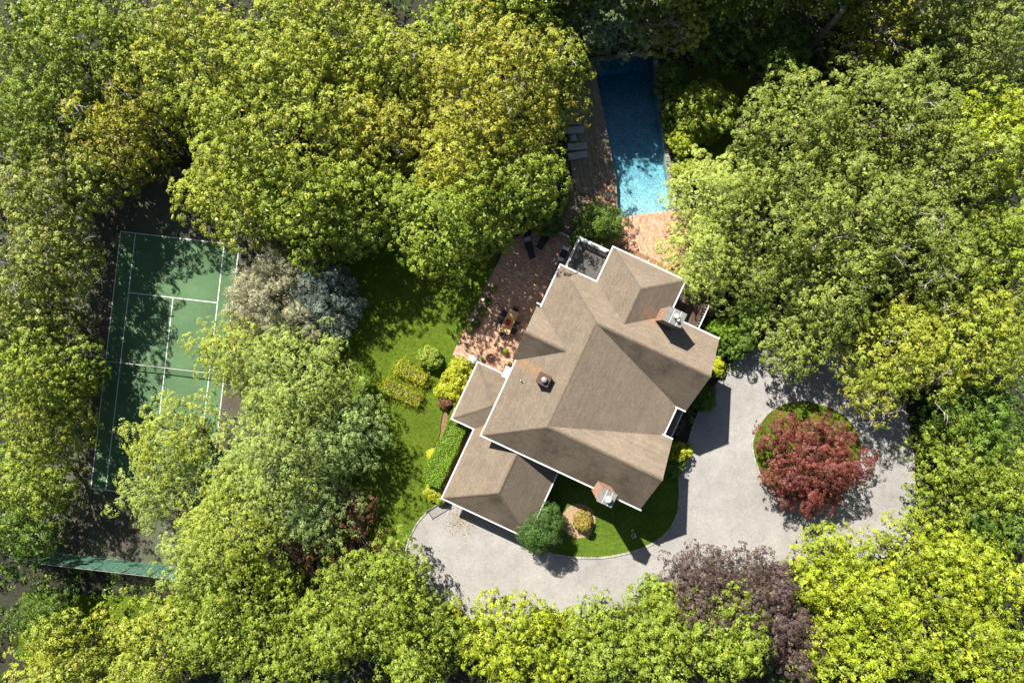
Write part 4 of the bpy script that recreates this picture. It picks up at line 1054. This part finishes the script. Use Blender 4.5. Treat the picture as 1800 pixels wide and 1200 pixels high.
# ---- woodland on the west side and along the top
T_ = [
 (85, 70, 118, 12.5, 'green', 'broad yellow green tree filling the top left corner', {}),
 (205, 60, 60, 11, 'green', 'narrow green tree between the corner tree and the rounded yellow crown to its right', {}),
 (325, 95, 120, 12.5, 'yellow', 'rounded yellow green tree right of the dark gap at the top left', {'zb': 6}),
 (190, 215, 78, 11.5, 'amber', 'amber tinged tree with a patch of reddish leaves above the court corner', {'dead': 3}),
 (40, 195, 90, 11.5, 'green', 'yellow green tree at the left edge below the corner tree', {}),
 (140, 296, 58, 10, 'olive', 'olive tree with bare pale twigs reaching over the dark court corner', {'dead': 3}),
 (45, 330, 82, 11.5, 'olive', 'sparse olive tree at the left edge with pale dead limbs', {'dead': 7}),
 (58, 440, 70, 11, 'olive', 'greyish olive tree with the most bare white branches, left of the court', {'dead': 12}),
 (20, 540, 84, 10.5, 'olive', 'olive tree at the left edge, level with the middle of the court', {'dead': 4}),
 (35, 650, 90, 10.5, 'green', 'bright green tree at the left edge beside the lower half of the court', {}),
 (118, 662, 36, 7.5, 'green', 'small green tree nearest the net post west of the court', {'zb': 3}),
 (66, 742, 64, 9.5, 'yellow', 'yellow tipped tree left of the lower court line', {}),
 (36, 848, 74, 9.5, 'green', 'green tree at the left edge level with the south end of the court', {}),
 (18, 948, 56, 7, 'deep', 'dark shaded tree at the left edge beside the green windscreen', {}),
 (560, 30, 115, 12, 'yellow', 'yellow green tree at the top edge above the big rounded crown', {}),
 (480, 210, 185, 13.4, 'yellow', 'very large rounded yellow green tree in the upper left, north of the tennis court', {'zb': 5.5}),
 (395, 325, 98, 12.4, 'yellow', 'lower yellow crown overhanging the north baseline of the court', {'zb': 5, 'gap': .2}),
 (520, 362, 98, 12.3, 'green', 'mid green tree with ivy edge above the silvery cedar', {'zb': 3.5}),
 (620, 345, 88, 12.6, 'green', 'partly shaded green tree between the large rounded crown and the lawn', {'zb': 3}),
 (690, 110, 90, 11.5, 'yellow', 'yellow green tree at the top, left of the golden crown', {'dead': 2}),
 (672, 235, 66, 11, 'gold', 'tan and gold tree wedged between the two largest crowns', {'dead': 2}),
 (870, 140, 150, 15, 'gold', 'largest golden crown at the top centre, west of the pool', {'zb': 6, 'dead': 2}),
 (815, 265, 100, 14, 'gold', 'golden crown directly below the largest golden tree', {'zb': 5.5, 'dead': 2}),
 (975, 118, 66, 12.5, 'yellow', 'golden green crown overhanging the top end of the pool deck', {'zb': 6}),
 (765, 382, 98, 13.5, 'green', 'bright mid green tree between the lawn and the terrace', {'zb': 4.5}),
 (848, 352, 84, 13, 'green', 'half shaded green tree overhanging the north end of the brick terrace', {'zb': 4}),
 (930, 312, 70, 13, 'green', 'shaded green tree behind the sun loungers', {'zb': 3}),
 (800, 20, 60, 11, 'green', 'green tree at the top edge above the largest golden crown', {}),
 (930, 8, 88, 13, 'green', 'dull green tree at the top edge left of the drooping spruce', {}),
 (1050, 4, 58, 11, 'spruce', 'pale drooping spruce at the top edge above the pool', {'style': 'plume', 'name': 'spruce_tree', 'spacing': 1.35, 'zb': 6}),
 (1090, 30, 44, 10.5, 'spruce', 'blue green young spruce at the head of the pool', {'style': 'plume', 'name': 'spruce_tree', 'spacing': 1.35, 'zb': 4.5}),
 (1166, 18, 48, 10.5, 'olive', 'twiggy half bare tree at the top edge right of the spruce', {'dead': 8, 'dens': .8}),
 (1215, 25, 40, 10, 'gold', 'small golden tree at the top edge right of the half bare tree', {'dead': 2}),
 (1290, 40, 60, 7.5, 'deep', 'dark shaded tree in the hollow at the top, right of the pool', {'zb': 3}),
 (1385, 85, 58, 7, 'deep', 'dark bluish tree left of the leaning grey trunk', {'zb': 2.5}),
 # ---- woodland on the east side
 (1415, 215, 105, 12.5, 'oak', 'greyish green oak at the north west corner of the eastern wood', {'zb': 6}),
 (1570, 190, 115, 13, 'oak', 'greyish green oak in the north middle of the eastern wood', {'zb': 6.5, 'dead': 1}),
 (1400, 375, 110, 12.5, 'oak', 'greyish green oak beside the lime coloured pine', {'zb': 6, 'dead': 1}),
 (1540, 360, 115, 13.3, 'oak', 'tallest greyish green oak at the heart of the eastern wood', {'zb': 7, 'dead': 2}),
 (1680, 290, 95, 12.5, 'oak', 'greyish green oak left of the bright green tree at the right edge', {'zb': 6.5}),
 (1660, 440, 90, 12, 'oak', 'greyish green oak above the yellow crown in the eastern wood', {'zb': 6, 'dead': 2}),
 (1475, 490, 95, 11.5, 'oak', 'greyish green oak overhanging the loop of the driveway', {'zb': 5.5}),
 (1415, 600, 62, 8.5, 'oak', 'low spreading oak bough over the gravel loop', {'zb': 5, 'gap': .4}),
 (1310, 490, 50, 8, 'oak', 'small oak between the lime pine and the driveway', {'zb': 4}),
 (1775, 230, 95, 12, 'lime', 'bright yellow green tree at the right edge, high in the photo', {}),
 (1745, 60, 95, 12, 'oak', 'oak in the top right corner', {}),
 (1650, 60, 60, 11, 'oak', 'oak at the top edge left of the corner oak', {}),
 (1565, 35, 68, 10.5, 'gold', 'yellow tree with white dead branches at the top edge above the oaks', {'dead': 10, 'dens': .7}),
 (1765, 425, 82, 11, 'green', 'bright green tree at the right edge, right of the oaks', {}),
 (1610, 615, 100, 11, 'yellow', 'golden yellow tree hanging over the east side of the driveway', {'zb': 6, 'dead': 4}),
 (1730, 590, 98, 11, 'yellow', 'yellow green tree right of the golden one', {'zb': 5.5}),
 (1555, 685, 48, 8.5, 'gold', 'lower golden crown nearest the red maple', {'zb': 5, 'gap': .3, 'dead': 2}),
 (1740, 745, 80, 8.5, 'deep', 'dark green tree in the shade below the yellow crowns', {'zb': 3}),
 (1695, 805, 57, 7.5, 'green', 'mid green tree beside the straight east kerb of the driveway', {'zb': 2.5}),
 (1655, 880, 38, 5.5, 'green', 'small bright green tree at the south east bend of the driveway', {'zb': 1.5}),
 (1785, 860, 72, 9, 'green', 'green tree at the right edge above the lime crowns', {}),
 (1765, 925, 55, 7, 'deep', 'dark tree at the right edge just above the lime crowns', {'zb': 3}),
 # ---- south side
 (1492, 1024, 80, 9.5, 'lime', 'lime green tree beside the south east corner of the driveway', {'zb': 4}),
 (1637, 1000, 82, 10, 'lime', 'lime green tree topping the bright grove at lower right', {'zb': 4.5}),
 (1750, 1020, 85, 10.5, 'lime', 'lime green tree at the right edge of the bright grove', {'zb': 4.5}),
 (1560, 1110, 95, 11, 'lime', 'lime green tree in the middle of the bright grove', {'zb': 5}),
 (1690, 1130, 95, 11.5, 'lime', 'lime green tree in the lower right of the bright grove', {'zb': 5}),
 (1480, 1165, 62, 10.5, 'lime', 'lime green tree at the bottom edge beside the purple beech', {'zb': 4}),
 (1790, 1170, 60, 10.5, 'lime', 'lime green tree in the bottom right corner', {'zb': 4}),
 (1250, 1050, 68, 8, 'purple', 'purple beech crown nearest the gravel driveway', {'style': 'plume', 'zb': 2.5, 'name': 'copper_beech', 'spacing': 1.25, 'dens': 1.25}),
 (1352, 1064, 76, 9.5, 'purple', 'largest dark purple beech south of the driveway', {'style': 'plume', 'zb': 3.5, 'name': 'copper_beech', 'spacing': 1.25, 'dens': 1.25}),
 (1400, 1140, 60, 9, 'purple', 'purple beech crown at the bottom edge between lime and green trees', {'style': 'plume', 'zb': 3.5, 'name': 'copper_beech', 'spacing': 1.25, 'dens': 1.25}),
 (1290, 1130, 78, 10, 'green', 'mid green tree at the bottom edge in front of the purple beech', {'zb': 4}),
 (1160, 1090, 55, 6.5, 'green', 'green shrub like tree at the kerb left of the purple beech', {'zb': 2}),
 (1160, 1165, 62, 10, 'green', 'mid green tree at the bottom edge right of the low lime thicket', {'zb': 4}),
 (1050, 1135, 66, 8.5, 'green', 'soft green tree at the bottom, centre right, behind the yellow perennials', {'zb': 3}),
 (890, 1140, 82, 8.5, 'lime', 'bright yellow green tree at the bottom centre below the gravel court', {'zb': 3}),
 (980, 1180, 40, 7.5, 'lime', 'small lime tree at the bottom edge right of the bright yellow green one', {'zb': 3}),
 (640, 1080, 105, 10.5, 'green', 'large green tree at the bottom, left of the gravel driveway', {'zb': 4}),
 (735, 1150, 80, 10.5, 'green', 'green tree at the bottom edge just left of centre', {'zb': 4}),
 (700, 1010, 42, 6.5, 'green', 'small green tree touching the western bend of the driveway', {'zb': 2}),
 (520, 1150, 80, 11, 'green', 'green tree at the bottom edge between the two largest lower left crowns', {'zb': 5}),
 (390, 1100, 115, 11, 'green', 'large green tree below the windscreen end, lower left', {'zb': 5}),
 (255, 1160, 80, 10.5, 'yellow', 'yellow green tree at the bottom edge, lower left', {'zb': 5}),
 (90, 1185, 85, 10.5, 'yellow', 'yellow tree in the bottom left corner', {'zb': 5}),
 (60, 1080, 45, 6, 'deep', 'dark shaded tree above the yellow one in the bottom left corner', {'zb': 2}),
]
for (px, py, Rp, T, pal, lab, kw) in T_: tree(px, py, Rp, T, pal, lab, **kw)

# ---- pines and cedars
tree(505, 665, 100, 11, 'pine', 'pale green pine topping the grove beside the court, below the silvery cedar', style='plume', name='pine_tree', zb=5, spacing=1.4)
tree(392, 622, 68, 9.5, 'pineY', 'yellow green pine reaching over the court by the net', style='plume', name='pine_tree', zb=5, spacing=1.4)
tree(292, 775, 78, 9.5, 'pineY', 'yellowest pine overhanging the south service line of the court', style='plume', name='pine_tree', zb=4, spacing=1.4)
tree(470, 800, 108, 12, 'pine', 'tallest pale green pine in the middle of the grove', style='plume', name='pine_tree', zb=5.5, spacing=1.4)
tree(258, 868, 63, 8, 'pine', 'low pale pine at the south baseline of the court', style='plume', name='pine_tree', zb=3.5, spacing=1.4)
tree(390, 930, 98, 10.5, 'pineY', 'yellow green pine above the end of the green windscreen', style='plume', name='pine_tree', zb=4.5, spacing=1.4)
tree(330, 1000, 62, 9, 'pine', 'pale pine overlapping the top of the windscreen', style='plume', name='pine_tree', zb=4.5, spacing=1.4)
tree(590, 770, 78, 9, 'pineD', 'darker green pine at the lawn side of the grove', style='plume', name='pine_tree', zb=3.5, spacing=1.4)
tree(545, 905, 70, 8, 'pineD', 'dark green pine beside the russet bush', style='plume', name='pine_tree', zb=3, spacing=1.4)
tree(475, 525, 85, 6.8, 'silver', 'silvery tan cedar with bare looking twigs beside the court', style='feather', name='cedar_tree', zb=1.5, spacing=1.1, leaf=.10)
tree(565, 530, 60, 5.6, 'blue', 'blue grey cedar on the lawn side of the silvery one', style='feather', name='cedar_tree', zb=1.2, spacing=1.1, leaf=.10)
tree(535, 475, 38, 5.0, 'blue', 'small blue cedar tip under the dark trees north of the silvery cedar', style='feather', name='cedar_tree', zb=1.2, spacing=1.1, leaf=.10)
tree(1256, 332, 74, 9.2, 'pineL', 'pale lime pine beside the pool, northern of the pair', style='plume', name='pine_tree', zb=3, spacing=1.3)
tree(1245, 445, 72, 8.6, 'pineL', 'pale lime pine over the corner of the north wing', style='plume', name='pine_tree', zb=3.5, spacing=1.3)
tree(600, 925, 62, 4.2, 'russet', 'russet brown bush under the pines beside the lawn', name='smoke_bush', zb=.8, style='plume')
tree(520, 965, 48, 3.5, 'russet', 'small russet bush in the shade below the pines', name='smoke_bush', zb=.6, style='plume')
# ---- garden trees and shrubs
tree(1439, 820, 88, 6.6, 'maple', 'red Japanese maple on the round island in the driveway', name='maple_tree', zb=1.6, style='plume', spacing=1.15, leaf=.10, dens=1.35, gap=.05, shape=lambda t: 1+.10*np.sin(3*t+.6)+.07*np.sin(5*t+2)+.06*np.sin(8*t))
tree(951, 933, 40, 4.8, 'dense', 'dense round dark green tree at the garage corner', name='round_tree', zb=1.4, spacing=.6, leaf=.07, gap=0, dens=1.1)
tree(1026, 918, 14, 1.5, 'shrubY', 'small brown and yellow shrub in the mulch circle', name='shrub', cat='shrub', zb=.3, spacing=.7)
tree(1050, 397, 42, 3.6, 'deep', 'rounded dark green bush between deck and terrace rail', name='bush', cat='bush', zb=.7, spacing=.9)
tree(1238, 190, 52, 4.4, 'green', 'round green bush on the grass east of the pool', name='bush', cat='bush', zb=.8, spacing=1)
tree(1206, 248, 24, 2.6, 'lime', 'yellow green shrub at the pool side halfway down', name='bush', cat='bush', zb=.5, spacing=.8)
tree(1213, 300, 22, 2.2, 'lime', 'yellow green shrub at the pool side above the lime pine', name='bush', cat='bush', zb=.4, spacing=.8)
tree(1190, 200, 22, 2.6, 'deep', 'dark shrub squeezed between pool coping and round green bush', name='bush', cat='bush', zb=.4, spacing=.8)
tree(1183, 132, 24, 2.8, 'deep', 'dark shrub by the north east corner of the pool', name='bush', cat='bush', zb=.5, spacing=.8)
tree(808, 665, 29, 1.9, 'bush_lime', 'yellow leaved shrub at the end of the brick terrace', name='bush', cat='bush', zb=.2, spacing=.75)
tree(798, 688, 23, 1.5, 'bush_lime', 'smaller yellow leaved shrub below the terrace', name='bush', cat='bush', zb=.2, spacing=.7)
tree(790, 707, 14, 1.2, 'russet', 'little reddish shrub at the north end of the hedge', name='bush', cat='bush', zb=.2, spacing=.6)
tree(753, 630, 18, 1.3, 'green', 'lone leafy shrub on the lawn west of the terrace', name='bush', cat='bush', zb=.2, spacing=.6)
tree(1240, 703, 19, 2.0, 'deep', 'clipped dark round bush by the front entrance', name='bush', cat='bush', zb=.3, spacing=.6)
tree(1195, 797, 17, 1.6, 'bush_lime', 'variegated yellow bush at the end of the entrance porch', name='bush', cat='bush', zb=.2, spacing=.6)
tree(1183, 822, 15, 1.3, 'deep', 'low dark bush below the variegated one', name='bush', cat='bush', zb=.2, spacing=.6)
tree(1272, 583, 22, 2.8, 'hedge', 'green shrub at the north east corner of the house', name='bush', cat='bush', zb=.3, spacing=.7)
tree(1300, 600, 30, 3.2, 'deep', 'dark shrub between the house corner and the driveway loop', name='bush', cat='bush', zb=.5, spacing=.8)
tree(1320, 555, 32, 3.6, 'deep', 'dark shrub under the oak by the driveway', name='bush', cat='bush', zb=.5, spacing=.8)
tree(1262, 645, 13, 1.0, 'bush_lime', 'low yellow tuft at the kerb beside the house corner', name='bush', cat='bush', zb=.1, spacing=.5)
tree(1152, 1045, 24, 2.2, 'spruce', 'small blue green shrub on the south kerb', name='bush', cat='bush', zb=.4, spacing=.7)
tree(958, 1098, 22, 1.0, 'bush_lime', 'pale yellow perennial clump on the south kerb, left of the pair', name='perennial', cat='plant', zb=.1, spacing=.6)
tree(1003, 1100, 19, 1.1, 'bush_lime', 'yellow perennial clump on the south kerb, right of the pair', name='perennial', cat='plant', zb=.1, spacing=.6)
tree(792, 1090, 18, 1.0, 'bush_lime', 'yellow green clump at the south west bend of the driveway', name='perennial', cat='plant', zb=.1, spacing=.6)
tree(965, 392, 20, 2.2, 'deep', 'dark shrub between the timber planter and the lounge chairs', name='bush', cat='bush', zb=.4, spacing=.7)
tree(765, 865, 14, .8, 'bush_lime', 'low yellow clump at the south end of the hedge', name='perennial', cat='plant', zb=.05, spacing=.5)
tree(775, 876, 9, .7, 'green', 'low green clump beside the iron railing', name='perennial', cat='plant', zb=.05, spacing=.5)
tree(762, 800, 9, .6, 'bush_lime', 'small yellow clump in the bed halfway along the hedge', name='perennial', cat='plant', zb=.05, spacing=.5)

# hedge-like leafy bodies: leaves over a box or a strip
def leafy_box(px, py, ang, lx, ly, z1, pal, label, name, cat, dens=420, leaf=.07, round_=.12, seed=1, rough=.05):
    rng = np.random.default_rng(seed); A_top = lx*ly; per = 2*(lx+ly)*z1; n = int((A_top+per)*dens)
    u = rng.uniform(-1, 1, (n, 3)); f = rng.random(n) < A_top/(A_top+per)
    P = np.c_[u[:, 0]*lx/2, u[:, 1]*ly/2, np.full(n, z1)]; Nn = np.tile([0, 0, 1.], (n, 1))
    s = ~f; k = rng.random(n) < lx/(lx+ly); sg = np.sign(u[:, 2])
    P[s & k, 1] = (sg*ly/2)[s & k]; P[s & k, 2] = (rng.random(n)*z1)[s & k]; Nn[s & k] = np.c_[np.zeros(n), sg, np.zeros(n)][s & k]
    P[s & ~k, 0] = (sg*lx/2)[s & ~k]; P[s & ~k, 2] = (rng.random(n)*z1)[s & ~k]; Nn[s & ~k] = np.c_[sg, np.zeros(n), np.zeros(n)][s & ~k]
    w = .06*np.sin(P[:, 0]*2.7+seed)+.05*np.sin(P[:, 1]*4.1+P[:, 0]*1.3)
    P += Nn*(w[:, None]+rng.normal(size=(n, 1))*rough); Nn = nrmz(Nn+rng.normal(size=(n, 3))*.75)
    col = colours(rng, pal, 1, max(1, n//12)+1, 12)[:n]
    x, y = W(px, py, z1)
    t = thing(name, label, cat, (x, y, 0), ang)
    obj('foliage', leaf_mesh('foliage', P, Nn, leaf*rng.uniform(.7, 1.3, n), col, rng), t)
    m = MB(); m.face_box(-lx/2+.15, lx/2-.15, -ly/2+.15, ly/2-.15, 0, z1-.16); m.build('inner_stems', 'bark', t)
    return t
leafy_box(786, 787, R(65.5), 7.2, 1.75, 1.9, 'hedge', 'long clipped bright green hedge along the west side of the garage', 'hedge', 'hedge', dens=520)
leafy_box(723, 656, R(-26), 3.0, 1.15, .65, 'bush_lime', 'upper of the two low lime plantings on the lawn', 'flower_bed_planting', 'plants', seed=5, rough=.22, dens=420)
leafy_box(707, 690, R(-24), 3.7, 1.3, .65, 'bush_lime', 'lower of the two low lime plantings on the lawn', 'flower_bed_planting', 'plants', seed=6, rough=.24, dens=420)
leafy_box(989, 366, R(66), 3.9, .24, .48, 'bush_lime', 'lime green plants filling the narrow timber planter', 'planter_plants', 'plants', seed=7, rough=.05, dens=300)

# leaves and flowers of pots
def tuft(px, py, r_, z0, z1, pal, label, name, cat, pot=True, seed=3, m='leaf', n=260, leaf=.06, plain=None):
    rng = np.random.default_rng(seed); x, y = W(px, py, z1); t = thing(name, label, cat, (x, y, .035))
    q = nrmz(rng.normal(size=(n, 3))); q[:, 2] = np.abs(q[:, 2]); P = q*np.array([r_, r_, (z1-z0)])*rng.uniform(.6, 1, (n, 1))+np.array([0, 0, z0])
    col = colours(rng, pal, 1, n//10+1, 10)[:n]
    obj('foliage' if m == 'leaf' else 'flower_head', leaf_mesh('foliage', P, nrmz(q+rng.normal(size=q.shape)*.4), leaf*rng.uniform(.7, 1.3, n), col, rng, m=m), t)
    if pot: MB().lathe([(r_*.5, 0), (r_*.72, z0*.9), (r_*.66, z0)], 14).build('pot', 'terracotta', t)
    return t
tuft(831, 632, .46, .45, .85, 'silver', 'round white flowering plant in a pot by the small wing', 'potted_hydrangea', 'potted plant', m='whitepet', n=1500, leaf=.05)
tuft(846.5, 630, .2, .3, .55, 'deep', 'small dark green potted plant beside the white flowers', 'potted_plant', 'potted plant')
tuft(888, 617, .3, .35, .7, 'green', 'green potted plant at the shadow line under the roof edge', 'potted_plant', 'potted plant', seed=8, n=400)
tuft(896, 640, .25, .2, .6, 'russet', 'brown leaved potted plant below the white bay hood', 'potted_plant', 'potted plant', seed=9, n=200)
rng = np.random.default_rng(77)
LBL = ['north end of the rocky terrace bed', 'upper part of the rocky terrace bed', 'middle of the rocky terrace bed', 'widest part of the rocky terrace bed', 'south end of the rocky terrace bed']
for i, (px, py, rr) in enumerate(((868, 507, .4), (858, 530, .42), (849, 548, .5), (838, 568, .42), (825, 578, .45))):
    tuft(px, py, rr, .1, .5, 'deep' if i % 2 else 'olive', 'low leafy plant at the '+LBL[i], 'leafy_plant', 'plant', pot=False, seed=40+i, n=420, leaf=.07)

# understorey: uncountable low growth and seedlings on the forest floor
def scatter_cover(name, n, region, zmax, pal, label, seed, leaf=.11, poly=None):
    rng = np.random.default_rng(seed); cs = []
    x0, x1, y0, y1 = region
    while len(cs) < n:
        p = (rng.uniform(x0, x1), rng.uniform(y0, y1))
        if poly is not None and not inside(p, poly): continue
        if poly is None and any(inside(p, q) for q in NO_PLANTS): continue
        cs.append(p)
    cs = np.array(cs); nl = 26; z = rng.random(n)**2*zmax
    rad = rng.uniform(.2, .55, n)
    q = nrmz(rng.normal(size=(n, nl, 3))); q[..., 2] = np.abs(q[..., 2])
    P = np.c_[cs, z][:, None]+q*rad[:, None, None]*np.array([1, 1, .7])
    Nn = nrmz(q*.5+rng.normal(size=q.shape)*.5+np.array([0, 0, .6]))
    col = colours(rng, pal, n, 1, nl)
    ok = np.ones(n*nl, bool)
    me = leaf_mesh(name, P.reshape(-1, 3), Nn.reshape(-1, 3), leaf*rng.uniform(.7, 1.4, n*nl), col, rng)
    return obj(name, me, None, label, None, None, 'stuff')
scatter_cover('undergrowth', 4200, (-52, 52, -36, 36), 1.3, 'deep', 'dark leafy undergrowth below the woodland trees', 5)
scatter_cover('undergrowth', 1200, (-52, 52, -36, 36), 1.0, 'green', 'lighter seedlings scattered on the woodland floor', 6)
scatter_cover('fallen_twigs', 500, (-30, 30, -30, 30), .1, 'russet', 'brown leaf litter on the woodland floor', 8, leaf=.09)

# grass tufts, so that the lawn has its own pile
def grass(name, poly, n, col, seed):
    rng = np.random.default_rng(seed); xs = [p[0] for p in poly]; ys = [p[1] for p in poly]; cs = []
    while len(cs) < n:
        p = (rng.uniform(min(xs), max(xs)), rng.uniform(min(ys), max(ys)))
        if inside(p, poly): cs.append(p)
    cs = np.array(cs); P = np.c_[cs, np.full(n, .02)]
    Nn = nrmz(rng.normal(size=(n, 3))*.6+np.array([0, 0, .5]))
    c = np.array(col)*(1+.22*rng.normal(size=(n, 1)))*(1+.06*rng.normal(size=(n, 3)))
    me = leaf_mesh(name, P, Nn, .05*rng.uniform(.6, 1.5, n), c, rng, .35)
    return obj(name, me, None, 'short mown grass of the lawn', None, None, 'stuff')
grass('grass', LAWN_W, 42000, (.11, .16, .013), 1)
grass('grass', LAWN_S, 9000, (.075, .14, .016), 2)
grass('grass', [(x, y) for x, y in ISLAND], 3000, (.08, .15, .02), 3)

# leaning grey trunk in the dark hollow at the top
x0, y0 = W(1425, 82, 3); x1, y1 = W(1482, 18, 9)
lt = thing('leaning_trunk', 'bare leaning grey tree trunk in the dark hollow at the top right', 'tree trunk', (x0, y0, 0))
MB().tube([(-.6, -.7, 0), (0, 0, 3), ((x1-x0)*.55, (y1-y0)*.45, 6.2), (x1-x0, y1-y0, 9.2)], [.34, .3, .25, .2], 9).build('trunk', 'bark', lt, smooth=True)

# canopy of the wood that goes on beyond the photograph
def outer_wood():
    rng = np.random.default_rng(99); C = []
    while len(C) < 900:
        x, y = rng.uniform(-75, 75), rng.uniform(-56, 56)
        if abs(x) < 42 and abs(y) < 28.5: continue
        C.append((x, y, (14.2 if (-3 < x < 34 and y > 0) else 9.2)+1.7*math.sin(x*.55)*math.cos(y*.6)+rng.normal()*.5))
    for _ in range(620):
        x = rng.uniform(-3, 33); C.append((x, rng.uniform(28.6, 35), rng.uniform(3, 14.5)))
    C = np.array(C); nb = len(C); npf, nl = 12, 8
    U = nrmz(rng.normal(size=(nb, npf, 3))); U[..., 2] = np.abs(U[..., 2])
    PC = C[:, None]+U*np.array([1.7, 1.7, 1.0]); q = nrmz(rng.normal(size=(nb, npf, nl, 3))+U[:, :, None]*.8)
    LP = (PC[:, :, None]+q*.55).reshape(-1, 3); LN = nrmz(q.reshape(-1, 3)+np.array([0, 0, .5])+rng.normal(size=(nb*npf*nl, 3))*.4)
    return leaf_mesh('woodland', LP, LN, .26*rng.uniform(.7, 1.3, len(LP)), colours(rng, 'green', nb, npf, nl), rng)
obj('woodland', outer_wood(), None, 'continuous wood going on beyond the garden trees', None, None, 'stuff')
print('LEAVES', NLEAF[0])
